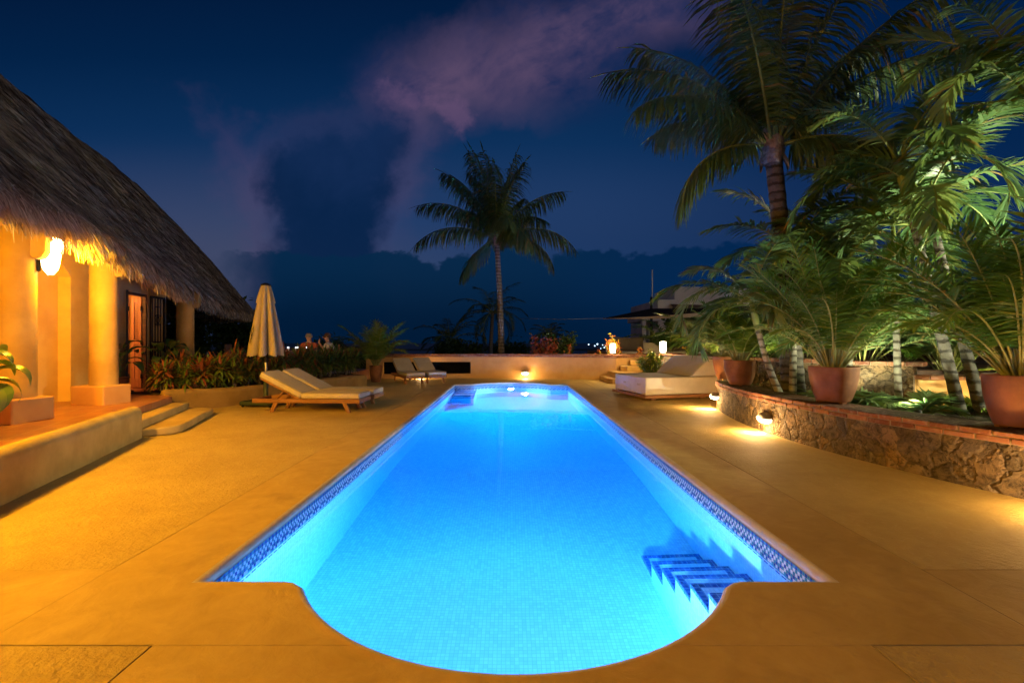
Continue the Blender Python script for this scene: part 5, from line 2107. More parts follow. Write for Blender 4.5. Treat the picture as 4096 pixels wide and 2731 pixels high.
areca_clump((6.6, 19.0, 0.9), 2.0, 24, 'dark palm shrub under the black shade sail', 61, 0.25, ll=0.5, lw=0.02)
areca_clump((8.0, 17.5, 0.9), 2.3, 26, 'dark palm shrub right of the lanterns, below the shade sail', 62, 0.25, ll=0.5, lw=0.02)
areca_clump((7.0, 15.0, 0.95), 1.9, 26, 'dim palm shrub behind the yellow flowering bush', 63, 0.35, ll=0.42, lw=0.016)
areca_clump((9.3, 16.2, 0.95), 2.4, 26, 'tall dim palm shrub behind the pots, in the far upper bed', 64, 0.3, ll=0.5, lw=0.02)


areca_clump((6.1, 7.9, 0.98), 2.4, 28, 'tall palm shrub on the corner of the retaining wall', 66, 0.5, 'adon', ll=0.42, lw=0.02)
areca_clump((7.3, 7.6, 0.9), 2.6, 28, 'tall palm shrub at the foot of the dark garden stairs', 68, 0.4, 'adon', ll=0.46, lw=0.02)


# broad-leaved potted plants (dumb cane)
def broad_leaf(b, p, az, el, ln, w, tint, r, curl=1.7):
    h = Vector((math.cos(az), math.sin(az), 0))
    s = Vector((-math.sin(az), math.cos(az), 0))
    n = 8
    pts = [Vector(p)]
    for k in range(n):
        e = el - curl * ((k + 0.5) / n) ** 1.2
        pts.append(pts[-1] + (h * math.cos(e) + Vector((0, 0, 1)) * math.sin(e)) * (ln / n))
    rows = []
    for k, q in enumerate(pts):
        f = k / n
        ww = w * (math.sin(PI * min(1, f * 0.93 + 0.06)) ** 0.75)
        up = Vector((0, 0, 1))
        rows.append([b.pt(q - s * ww + up * ww * 0.30), b.pt(q - s * ww * 0.5 + up * ww * 0.06), b.pt(q), b.pt(q + s * ww * 0.5 + up * ww * 0.06), b.pt(q + s * ww + up * ww * 0.30)])
    for k in range(n):
        for c in range(4):
            tt = tint + (0.18 if c in (1, 2) else -0.12) + r.uniform(-0.1, 0.1)
            b.face((rows[k][c], rows[k][c + 1], rows[k + 1][c + 1], rows[k + 1][c]), 0, min(1, max(0, tt)), True)


def dumb_cane(loc, label, seed, rt, h, nleaf, ln, w, stem_h, tint0=0.5, pot=True, curl=1.7):
    r = random.Random(seed)
    t = empty('potted_dumb_cane', loc, 0, label, 'potted plant')
    if pot:
        po = pot_mesh(rt, rt * 0.78, h, True).build('pot', M['terracotta'], t)
        b = MB(); b.lathe([(rt * 0.9, h - 0.045), (0, h - 0.035)], 20); b.build('soil', M['soil'], po)
    b = MB()
    lb = MB()
    for k in range(nleaf):
        az = k * 2.39996 + r.uniform(-0.3, 0.3)
        f = k / nleaf
        z = h + 0.05 + stem_h * f
        st = 0.16 + 0.10 * (1 - f)
        el = 0.35 + 0.8 * f + r.uniform(-0.15, 0.15)
        hd = Vector((math.cos(az), math.sin(az), 0))
        c = Vector((0.04 * math.cos(k), 0.04 * math.sin(k), z))
        e = c + hd * st * 0.8 + Vector((0, 0, st * 0.8))
        b.tube([c, c + hd * st * 0.3 + Vector((0, 0, st * 0.45)), e], [0.010, 0.008, 0.006], 6)
        broad_leaf(lb, e, az, el, ln * r.uniform(0.8, 1.15), w * r.uniform(0.85, 1.1), tint0 + r.gauss(0, 0.12), r, curl)
    for q in range(3):
        a = q * 2.1
        b.tube([(0.05 * math.cos(a), 0.05 * math.sin(a), h - 0.05), (0.04 * math.cos(a), 0.04 * math.sin(a), h + stem_h)], [0.018, 0.012], 7)
    b.build('stems', M['rachis'], t)
    lb.build('leaves', M['dieff'], t, recalc=False)
    return t


dumb_cane((-8.0, 10.55, ZT), 'broad-leaved plant in a terracotta pot between the iron gate and the farthest column', 71, 0.20, 0.36, 15, 0.46, 0.105, 0.40, 0.3)
dumb_cane((-7.72, 8.95, ZT), 'broad-leaved potted plant half hidden behind the middle column', 72, 0.18, 0.34, 12, 0.42, 0.10, 0.42, 0.4)
dumb_cane((-5.66, 4.66, ZT), 'large bright green broad-leaved plant cut off by the left edge', 73, 0.16, 0.30, 20, 0.46, 0.14, 0.40, 0.85, curl=2.5)


# hedge of strap-leaved plants in the left planter
def strap_plant(seed, h, palette, nleaf=44, ln=0.34, w=0.014, heads=4):
    r = random.Random(seed)
    b, sb = MB(), MB()
    for q in range(heads):
        a = q * 2.4 + r.uniform(0, 1)
        hz = h * r.uniform(0.45, 0.95)
        top = Vector((0.16 * math.cos(a) * r.uniform(0.3, 1), 0.16 * math.sin(a) * r.uniform(0.3, 1), hz))
        sb.tube([(0.03 * math.cos(a), 0.03 * math.sin(a), 0), top * 0.5 + Vector((0, 0, 0.02)), top], [0.012, 0.010, 0.007], 5)
        for k in range(nleaf // heads * 2):
            az = k * 2.39996
            f = r.random()
            el = 1.3 - 1.5 * f + r.uniform(-0.2, 0.2)
            d = Vector((math.cos(az) * math.cos(el), math.sin(az) * math.cos(el), math.sin(el)))
            s = Vector((-math.sin(az), math.cos(az), 0))
            tint = min(1, max(0, r.choice(palette) + r.gauss(0, 0.08)))
            leaflet(b, top - Vector((0, 0, f * 0.22 * h)), d, s, ln * r.uniform(0.65, 1.15), w * r.uniform(0.7, 1.3), tint, r.uniform(0.5, 1.3), 0, 4)
    return b, sb


kinds = [('red', [0.85, 0.95, 0.6, 0.75, 0.5], 0.62, 0.017), ('green', [0.5, 0.6, 0.4, 0.55, 0.8], 0.60, 0.018), ('bronze', [0.15, 0.3, 0.75, 0.85, 0.25], 0.66, 0.013), ('dark', [0.08, 0.2, 0.35, 0.45, 0.7], 0.62, 0.011)]
protos = {}
txt = {'red': 'red and green strap-leaved plant at the house end of the planter hedge',
       'green': 'bright green strap-leaved plant in the hedge near the folded umbrella',
       'bronze': 'bronze-leaved plant in the middle of the planter hedge behind the loungers',
       'dark': 'dark narrow-leaved plant at the pool end of the planter hedge'}
hp = smooth_path([(p[0], p[1]) for p in PW], 4)
rows = []
for row, off in ((0, -0.30), (1, -0.58), (2, -0.84)):
    for (p, d) in polyline_points(hp, 0.36, 0.12 + 0.12 * row):
        nn = Vector((d.y, -d.x))
        rows.append((p + nn * off, row))
for (p, row) in rows:
    f = (p.y - 8.7) / 6.0 + rp.uniform(-0.08, 0.08)
    kd = 0 if f < 0.12 else 1 if f < 0.32 else 2 if f < 0.62 else 3
    if rp.random() < 0.12:
        kd = rp.choice((1, 2))
    nm, pal, h, w = kinds[kd]
    if nm not in protos:
        t = empty('strap_leaf_plant', (0, 0, 0), 0, txt[nm], 'plant', 'strap-leaved hedge plants, ' + nm)
        lb, sb = strap_plant(80 + kd, h, pal, 110, 0.36, w * 1.35, 6)
        lb.build('leaves', M['hedge_leaf'], t, recalc=False)
        sb.build('stems', M['fibre'], t)
        protos[nm] = t
        o = t
    else:
        o = copy_tree(protos[nm])
    o.location = (p.x, p.y, 0.36)
    o.rotation_euler = (0, 0, rp.uniform(0, 6.28))
    s_ = rp.uniform(0.82, 1.12)
    o.scale = (s_, s_, s_ * rp.uniform(0.9, 1.1))


# crotons and shrubs
def leafy_bush(name, loc, size, n, leaf, label, seed, cat='shrub', ln=0.09, w=0.03, pal=None, upright=0.3, stems=7, group=None):
    r = random.Random(seed)
    t = empty(name, loc, 0, label, cat, group)
    b, sb = MB(), MB()
    tips = []
    for k in range(stems):
        a = k * 2.39996
        rad = math.sqrt((k + 0.5) / stems)
        top = Vector((math.cos(a) * rad * size[0] * 0.8, math.sin(a) * rad * size[1] * 0.8, size[2] * r.uniform(0.55, 0.92) * (1 - 0.25 * rad)))
        sb.tube([(top.x * 0.2, top.y * 0.2, 0), top * 0.55 + Vector((0, 0, 0.05)), top], [0.014, 0.010, 0.005], 5)
        tips.append(top)
    for k in range(n):
        tp_ = r.choice(tips)
        f = r.random() ** 0.7
        c = Vector((tp_.x * (0.3 + 0.7 * f), tp_.y * (0.3 + 0.7 * f), tp_.z * (0.12 + 0.95 * f)))
        c += Vector((r.gauss(0, 0.11) * size[0], r.gauss(0, 0.11) * size[1], r.gauss(0, 0.05) * size[2]))
        d = Vector((r.gauss(0, 1), r.gauss(0, 1), r.gauss(upright, 0.7)))
        if d.length < 1e-3:
            continue
        d.normalize()
        s = d.cross(Vector((r.gauss(0, 1), r.gauss(0, 1), r.gauss(0, 1)))).normalized()
        tint = min(1, max(0, (r.choice(pal) if pal else 0.5) + r.gauss(0, 0.12)))
        leaflet(b, c, d, s, ln * r.uniform(0.7, 1.3), w * r.uniform(0.7, 1.3), tint, 0.4, 0, 3)
    sb.build('stems', M['fibre'], t)
    b.build('leaves', M[leaf], t, recalc=False)
    return t


CB = 0.1
leafy_bush('croton_bush', (1.35, 17.9, -0.1), (0.68, 0.35, 2.1), 1500, 'croton', 'wide dark red croton bush behind the boundary wall, right of the palm trunk', 91, ln=0.11, w=0.035, pal=[0.15, 0.3, 0.45, 0.3])
leafy_bush('garden_shrub', (2.05, 18.5, -0.2), (0.80, 0.4, 2.5), 1700, 'shrub', 'dark green leafy shrub growing beside the red croton bush', 92, ln=0.11, w=0.04, pal=[0.1, 0.3, 0.5])
leafy_bush('croton_bush', (2.22, 17.6, -0.1), (0.24, 0.2, 1.6), 320, 'croton', 'small red and yellow croton in front of the dark green shrub', 93, ln=0.10, w=0.032, pal=[0.3, 0.5, 0.7], stems=3)
leafy_bush('croton_bush', (3.25, 17.2, -0.1), (0.18, 0.16, 1.62), 240, 'croton', 'slim pink-red croton on the wall left of the first lantern', 94, ln=0.11, w=0.032, pal=[0.35, 0.55, 0.75], stems=2)
leafy_bush('croton_bush', (2.82, 17.5, -0.1), (0.30, 0.2, 1.22), 180, 'croton', 'low dull red croton just above the wall cap, next to the slim croton', 95, ln=0.10, w=0.03, pal=[0.2, 0.35, 0.55], stems=4)
leafy_bush('croton_bush', (3.90, 16.95, 0.4), (0.34, 0.22, 1.42), 560, 'croton', 'brilliant orange and yellow croton glowing behind the corner lantern', 96, ln=0.12, w=0.042, pal=[0.55, 0.75, 0.95, 0.85], stems=5)
leafy_bush('croton_bush', (4.72, 16.75, 0.9), (0.14, 0.14, 0.48), 60, 'croton', 'tiny thin-stemmed croton between the two lanterns', 97, ln=0.11, w=0.03, pal=[0.4, 0.6, 0.8], stems=1)

# flowering bush in a pot beside the daybed, and the flower bed
t = leafy_bush('flowering_bush', (4.14, 13.62, 0.30), (0.52, 0.40, 0.95), 1500, 'areca', 'round green bush with yellow flowers in a pot behind the daybed', 101, ln=0.065, w=0.022, pal=[0.7, 0.9, 1.0], stems=9)
pot_mesh(0.24, 0.18, 0.34, True).build('pot', M['terracotta'], t, loc=(0, 0, -0.29))
r = random.Random(5)
b = MB()
for k in range(48):
    a, q = r.uniform(0, 2 * PI), math.sqrt(r.random())
    p = Vector((math.cos(a) * q * 0.56, math.sin(a) * q * 0.45, r.uniform(0.5, 1.06) * (1 - 0.25 * q)))
    for m_ in range(5):
        aa = m_ * 1.256 + r.random()
        d = Vector((math.cos(aa), math.sin(aa), 0.35))
        leaflet(b, p, d, Vector((-math.sin(aa), math.cos(aa), 0)), 0.065, 0.026, 0.5, 0.3, 0, 2)
b.build('flowers', M['flower_y'], t, recalc=False)


def flower_clump(loc, label, seed, m, n, size):
    r = random.Random(seed)
    t = leafy_bush('flowering_plant', loc, size, 260, 'shrub', label, seed, 'plant', 0.07, 0.025, [0.5, 0.7, 0.9], 0.8, 6)
    b = MB()
    for k in range(n):
        p = Vector((r.uniform(-1, 1) * size[0], r.uniform(-1, 1) * size[1], size[2] * r.uniform(0.75, 1.15)))
        for q in range(14):
            d = Vector((r.gauss(0, 1), r.gauss(0, 1), r.gauss(0.4, 0.8))).normalized()
            leaflet(b, p, d, d.cross(Vector((0.3, 0.5, 0.8))).normalized(), 0.055, 0.014, 0.5, 0.2, 0, 2)
    b.build('flowers', M[m], t, recalc=False)


flower_clump((5.35, 13.4, 0.94), 'small yellow-flowered plant just above the daybed back', 111, 'flower_y', 6, (0.28, 0.15, 0.34))
flower_clump((5.6, 12.6, 0.94), 'red-flowered plant above the middle of the daybed back', 112, 'flower_r', 6, (0.22, 0.16, 0.36))
flower_clump((5.65, 11.7, 0.94), 'red-flowered plant touching the palm leaves at the end of the daybed', 113, 'flower_r', 5, (0.2, 0.16, 0.34))
flower_clump((5.7, 9.9, 0.95), 'red-flowered plant above the retaining wall behind the pots', 114, 'flower_r', 5, (0.3, 0.16, 0.30))


# ------------------------------------------------------------------ lanterns
def lantern(loc, label, k=1.0):
    t = empty('lantern', loc, 0, label, 'lantern', 'lit lanterns on the upper terrace edge')
    b = MB()
    b.lathe([(0.0, 0), (0.075, 0), (0.075, 0.04), (0.06, 0.05), (0, 0.05)], 20)
    b.build('foot', M['iron'], t)
    b = MB()
    b.lathe([(0.0, 0.05), (0.082, 0.052), (0.098, 0.20), (0.10, 0.30), (0.088, 0.385), (0.0, 0.39)], 24)
    b.build('shade', M['lantern_glow'], t)
    light('lantern_source', 'POINT', (0, 0, 0.47), 55 * k, (1.0, 0.66, 0.28), t, radius=0.08)
    light('lantern_source', 'POINT', (-0.05, -0.19, 0.24), 40 * k, (1.0, 0.66, 0.28), t, radius=0.06)


lantern((3.70, 16.42, 0.932), 'glowing barrel lantern standing on the corner of the boundary wall')
lantern((4.84, 14.42, 1.005), 'glowing barrel lantern behind the yellow flowering bush', 2.2)
# sofa cushions on the upper terrace
def cushion(loc, w, h, label, rz):
    t = empty('sofa_cushion', loc, rz, label, 'cushion', 'back cushions on the upper terrace sofa')
    b = MB()
    n = 10
    f, k_ = [], []
    for i in range(n + 1):
        rf, rk = [], []
        for j in range(n + 1):
            u, v = i / n * 2 - 1, j / n * 2 - 1
            pin = 1 - 0.10 * (1 - u * u) * (abs(v)) 
            pin2 = 1 - 0.10 * (1 - v * v) * (abs(u))
            th = 0.10 * ((1 - u * u) * (1 - v * v)) ** 0.4
            x, z = u * w / 2 * pin2, h / 2 + v * h / 2 * pin
            rf.append(b.pt((x, -th, z))); rk.append(b.pt((x, th + 0.001, z)))
        f.append(rf); k_.append(rk)
    for i in range(n):
        for j in range(n):
            b.face((f[i][j], f[i + 1][j], f[i + 1][j + 1], f[i][j + 1]), 0, 0.5, True)
            b.face((k_[i][j], k_[i][j + 1], k_[i + 1][j + 1], k_[i + 1][j]), 0, 0.5, True)
    b.build('cover', M['sofa_cover'], t)


cushion((5.05, 19.3, 0.98), 1.35, 0.62, 'wide pale cushion behind the wall between the two lanterns', R(6))
cushion((7.05, 19.0, 0.98), 1.35, 0.62, 'wide pale cushion right of the second lantern', R(-4))
t = empty('terrace_sofa', (6.0, 19.4, 0.9), 0, 'low pale sofa base hidden behind the wall cap on the upper terrace', 'sofa')
b = MB()
b.box((-1.9, -0.6, 0.0), (1.9, 0.15, 0.075))
b.box((-1.9, 0.12, 0.076), (1.9, 0.2, 0.45))
b.build('base', M['white_plaster'], t, bevel=0.02)

# ------------------------------------------------------------------ shade sail and mast
t = empty('shade_sail', (7.5, 23.5, 0), 0, 'black triangular shade sail stretched in front of the white house', 'shade sail')
A_, B_, C_ = at(1385, 731, 22.0), at(1496, 708, 25.0), at(1680, 709, 21.0)
D_ = at(1600, 719, 19.0)
b = MB()
nn_ = 12
off = Vector((7.5, 23.5, 0))
g = []
for i in range(nn_ + 1):
    f = i / nn_
    lo = A_.lerp(C_, f) + Vector((0, -1.8, -0.28)) * math.sin(PI * f) * 0.35
    hi = A_.lerp(B_, min(1, f * 1.9)) if f < 0.53 else B_.lerp(C_, (f - 0.53) / 0.47)
    g.append([b.pt(lo.lerp(hi, j / 6) - off + Vector((0, 0, -0.22 * math.sin(PI * f) * math.sin(PI * j / 6)))) for j in range(7)])
for i in range(nn_):
    for j in range(6):
        b.face((g[i][j], g[i + 1][j], g[i + 1][j + 1], g[i][j + 1]), 0, 0.5, True)
b.build('cloth', M['cloth_black'], t, recalc=False)
b = MB()
for i in range(nn_):
    f0, f1 = i / nn_, (i + 1) / nn_
    P = lambda f: A_.lerp(C_, f) + Vector((0, -1.8, -0.28)) * math.sin(PI * f) * 0.35 - off
    w0, w1 = 0.02 + 0.26 * f0, 0.02 + 0.26 * f1
    p, q = P(f0), P(f1)
    b.quad(p + Vector((0, -0.02, -0.01)), q + Vector((0, -0.02, -0.01)), q + Vector((0, 0.0, -w1)), p + Vector((0, 0.0, -w0)))
b.build('hem', M['hem'], t, recalc=False)
b = MB()
far = at(1195, 731, 22.5)
b.tube([A_ - off, A_.lerp(far, 0.5) - off + Vector((0, 0, -0.05)), far - off], 0.012, 5)
b.build('guy_rope', M['steel'], t)
t = empty('sail_mast', (at(1496, 784, 25.1).x, 25.1, 0), 0, 'slim dark mast with a thin pale pole on top beside the white house', 'mast')
b = MB()
b.tube([(0, 0, -0.4), (0, 0, 3.85)], 0.075, 10)
b.build('post', M['iron'], t)
b = MB()
b.tube([(0.05, 0, 3.0), (0.05, 0, 5.35)], 0.03, 8)
b.build('pole', M['white_plaster'], t)

# ------------------------------------------------------------------ white house behind the sail
t = empty('white_house', (12.0, 33.0, 0), 0, 'dim white flat-roofed house behind the black shade sail', 'house')
b = MB(); b.X = Matrix.Translation((-12, -33, 0))
b.box((10.05, 31.0, -1.0), (20, 38, 4.25))
b.build('main_block', M['white_plaster'], t, bevel=0.04)
b = MB(); b.X = Matrix.Translation((-12, -33, 0))
b.box((11.4, 31.6, 4.25), (17, 36, 5.2))
b.build('upper_block', M['white_plaster'], t, bevel=0.04)
b = MB(); b.X = Matrix.Translation((-12, -33, 0))
pts = [(8.7, 3.02), (10.05, 3.3), (10.05, 3.05), (8.7, 2.75)]
b.box((8.75, 30.2, 2.75), (10.05, 34, 3.15))
b.box((8.75, 30.2, -1.0), (9.02, 30.5, 2.75))
b.box((9.4, 31.0, -1.0), (10.05, 31.2, 2.2))
b.build('porch', M['white_plaster'], t, bevel=0.03)
b = MB(); b.X = Matrix.Translation((-12, -33, 0))
b.quad((10.9, 30.2, 3.55), (20, 30.2, 3.15), (20, 31.1, 3.75), (10.9, 31.1, 4.0))
b.quad((10.9, 30.2, 3.45), (20, 30.2, 3.05), (20, 30.2, 3.15), (10.9, 30.2, 3.55))
b.build('tiled_canopy', M['dark_wood'], t, recalc=False)


# ------------------------------------------------------------------ dark trees beyond
def tree(loc, h, wdt, label, seed):
    r = random.Random(seed)
    t = empty('broadleaf_tree', loc, 0, label, 'tree', 'dark trees beyond the terrace')
    b = MB()
    b.tube([(0, 0, 0), (0.1, 0, h * 0.3), (0, 0.1, h * 0.6)], [0.2, 0.16, 0.1], 8)
    lims = []
    for k in range(9):
        a = k * 2.4
        e = Vector((math.cos(a) * wdt * r.uniform(0.3, 0.75), math.sin(a) * wdt * r.uniform(0.3, 0.75), h * r.uniform(0.55, 0.92)))
        b.tube([(0, 0, h * 0.3), e * 0.5 + Vector((0, 0, h * 0.2)), e], [0.09, 0.06, 0.02], 5)
        lims.append(e)
    b.build('trunk', M['fibre'], t)
    b = MB()
    for k in range(2600):
        c = r.choice(lims) + Vector((r.gauss(0, 0.22) * wdt, r.gauss(0, 0.22) * wdt, r.gauss(0, 0.09) * h))
        d = Vector((r.gauss(0, 1), r.gauss(0, 1), r.gauss(0, 1))).normalized()
        leaflet(b, c, d, d.cross(Vector((0.2, 0.3, 0.9))).normalized(), 0.28, 0.09, r.uniform(0, 0.5), 0.4, 0, 2)
    b.build('crown', M['shrub'], t, recalc=False)


tree((-15.0, 25.0, -1.5), 4.3, 1.5, 'dark rounded tree behind the farthest house column', 121)
tree((-18.0, 32.0, -2.5), 4.2, 2.2, 'low dark tree mass left of the folded umbrella', 122)
tree((-13.0, 33.0, -2.5), 3.9, 1.9, 'low dark tree behind the seated people', 123)
tree((-0.2, 40.0, -3.0), 4.1, 2.2, 'dark bushy tree at the foot of the tall coconut palm, far behind', 124)
tree((-3.4, 30.0, -2.0), 3.3, 1.5, 'dark bush beneath the low palms beyond the wall', 125)
tree((10.0, 24.5, 0.0), 3.1, 1.7, 'dark tree under the shade sail in front of the white house', 126)
tree((13.5, 20.0, 0.3), 4.4, 2.0, 'dark tree right of the white house behind the palms', 127)

tree((-13.6, 18.3, -0.8), 3.0, 1.3, 'dark tree seen between the house wall and the farthest column', 128)

leafy_bush('garden_shrub', (-6.3, 18.6, -0.4), (0.9, 0.5, 1.7), 1200, 'shrub', 'dark shrub behind the potted palm where the boundary wall ends', 129, ln=0.13, w=0.045, pal=[0.05, 0.15, 0.3])

# far thatched hut
t = empty('thatched_hut', (-15.4, 40.5, -3.0), 0, 'distant dark hut with a pointed thatched roof behind the hedge', 'hut')
b = MB(); b.lathe([(1.0, 0.0), (1.0, 3.2)], 20); b.build('wall', M['trunk_brown'], t)
b = MB(); b.lathe([(1.75, 3.05), (1.1, 3.7), (0.5, 4.3), (0.12, 4.55), (0.0, 4.6)], 24); b.build('roof', M['straw_base'], t)

# far town lights across the bay
rt_ = random.Random(9)
tl = [(1352, 787), (1366, 790), (1384, 788), (1392, 791), (1399, 792), (1388, 794), (1402, 796), (1394, 798), (1409, 790), (1415, 787), (1380, 796), (1424, 792), (1372, 786), (1405, 788), (1446, 783), (1459, 787)]
for k, (x, y) in enumerate(tl):
    p = at(x, y + 4, 900)
    t = MB()
    rr0 = rt_.uniform(0.7, 1.6)
    t.lathe([(0, -rr0), (rr0 * 0.8, -rr0 * 0.6), (rr0, 0), (rr0 * 0.8, rr0 * 0.6), (0, rr0)], 8)
    o = t.build('town_light', M['town_green'] if k >= 14 else M['town_glow'], loc=p)
    tag(o, 'tiny green light across the bay, right of the corner lantern' if k >= 14 else 'tiny blue-white town light across the bay beyond the crotons', 'distant light', 'town lights across the bay')

# ------------------------------------------------------------------ sandals by the door
for k, (x, y, a) in enumerate(((-7.63, 9.12, 0.5), (-7.80, 9.0, 0.7))):
    t = empty('sandal', (x, y, ZT + 0.001), a, ['dark flat sandal lying on the terrace tiles nearer the pool', 'dark flat sandal lying closer to the doorway'][k], 'sandal', 'pair of sandals by the door')
    b = MB()
    out = []
    for q in range(24):
        an = 2 * PI * q / 24
        x_ = 0.135 * math.cos(an)
        y_ = (0.048 + 0.012 * math.cos(an)) * math.sin(an)
        out.append((x_, y_))
    i0 = [b.pt((p[0], p[1], 0.0)) for p in out]; i1 = [b.pt((p[0], p[1], 0.022)) for p in out]
    b.face(i0[::-1]); b.face(i1)
    for q in range(24):
        b.face((i0[q], i0[(q + 1) % 24], i1[(q + 1) % 24], i1[q]))
    b.build('sole', M['black'], t)
    b = MB()
    for sy in (-1, 1):
        pts = [(0.06, 0, 0.022), (0.03, sy * 0.025, 0.06), (-0.01, sy * 0.045, 0.05), (-0.04, sy * 0.05, 0.02)]
        for p, q in zip(pts, pts[1:]):
            b.quad((p[0] - 0.02, p[1], p[2]), (q[0] - 0.02, q[1], q[2]), (q[0] + 0.02, q[1], q[2]), (p[0] + 0.02, p[1], p[2]))
    b.build('strap', M['dark_wood'], t)

# ------------------------------------------------------------------ dining table with three people
TB = Vector((-6.55, 14.6, ZT))


def dining_chair(loc, rz, label):
    t = empty('dining_chair', loc, rz, label, 'chair', 'wooden chairs round the dining table')
    b = MB(); b.box((-0.23, -0.22, 0.42), (0.23, 0.22, 0.46)); b.build('seat', M['teak'], t, bevel=0.01)
    for sx in (-1, 1):
        b = MB(); b.box((sx * 0.2 - 0.02, -0.21, 0), (sx * 0.2 + 0.02, -0.17, 0.42)); b.build('leg', M['teak_v'], t)
        b = MB(); b.box((sx * 0.2 - 0.02, 0.18, 0), (sx * 0.2 + 0.02, 0.22, 0.94)); b.build('leg', M['teak_v'], t)
    b = MB()
    b.box((-0.18, 0.185, 0.82), (0.18, 0.215, 0.95))
    b.box((-0.18, 0.19, 0.52), (0.18, 0.21, 0.58))
    for k in range(5):
        x = -0.14 + 0.07 * k
        b.box((x - 0.012, 0.19, 0.58), (x + 0.012, 0.21, 0.82))
    b.build('backrest', M['teak_v'], t, bevel=0.005)
    return t


ch = dining_chair(TB + Vector((-2.4, 0.2, 0)), R(100), 'empty wooden chair left of the folded umbrella above the hedge')
places = [(Vector((-0.95, -0.5, 0)), R(125), 'wooden chair with its back to the hedge beside the umbrella hem'), (Vector((-0.25, 0.85, 0)), R(10), 'wooden chair holding the grey-haired person in red'),
          (Vector((0.75, 0.25, 0)), R(-70), 'wooden chair holding the person in the pale shirt'), (Vector((-1.25, 0.35, 0)), R(80), 'wooden chair holding the dark-haired person in rust')]
for off_, rz, lab in places:
    o = copy_tree(ch)
    o.location = TB + off_
    o.rotation_euler = (0, 0, rz)
    o['label'] = lab
t = empty('dining_table', TB + Vector((-0.25, 0.1, 0)), R(5), 'round dining table half hidden behind the hedge', 'table')
b = MB(); b.lathe([(0, 0.71), (0.52, 0.71), (0.54, 0.725), (0.52, 0.74), (0, 0.74)], 32); b.build('table_top', M['teak'], t)
b = MB(); b.lathe([(0.26, 0.0), (0.24, 0.04), (0.06, 0.1), (0.05, 0.7), (0.12, 0.71)], 20); b.build('pedestal', M['teak_v'], t)


def glass(loc, label, lit):
    t = empty('candle_glass', loc, 0, label, 'candle', 'candle glasses on the dining table')
    b = MB(); b.lathe([(0, 0), (0.035, 0), (0.04, 0.09), (0.036, 0.09), (0.031, 0.008), (0, 0.008)], 14); b.build('cup', M['t_pale'], t)
    b = MB(); b.lathe([(0.0, 0.03), (0.026, 0.035), (0.028, 0.11), (0, 0.13)], 10); b.build('flame', M['candle_glow'], t)
    if lit:
        light('candle_source', 'POINT', (0, 0, 0.22), lit, (1.0, 0.62, 0.42), t, radius=0.05)


for k, (x, y, l, w) in enumerate(((-0.55, -0.05, 'candle glass at the left of the table near the chair back', 0), (-0.25, -0.15, 'candle glass at the middle of the dining table', 3.0),
                                  (-0.02, 0.1, 'candle glass in front of the person in the pale shirt', 1.5), (-0.40, 0.28, 'candle glass at the back of the table between the people', 0))):
    glass(TB + Vector((x, y, 0.741)), l, w * 0.45)


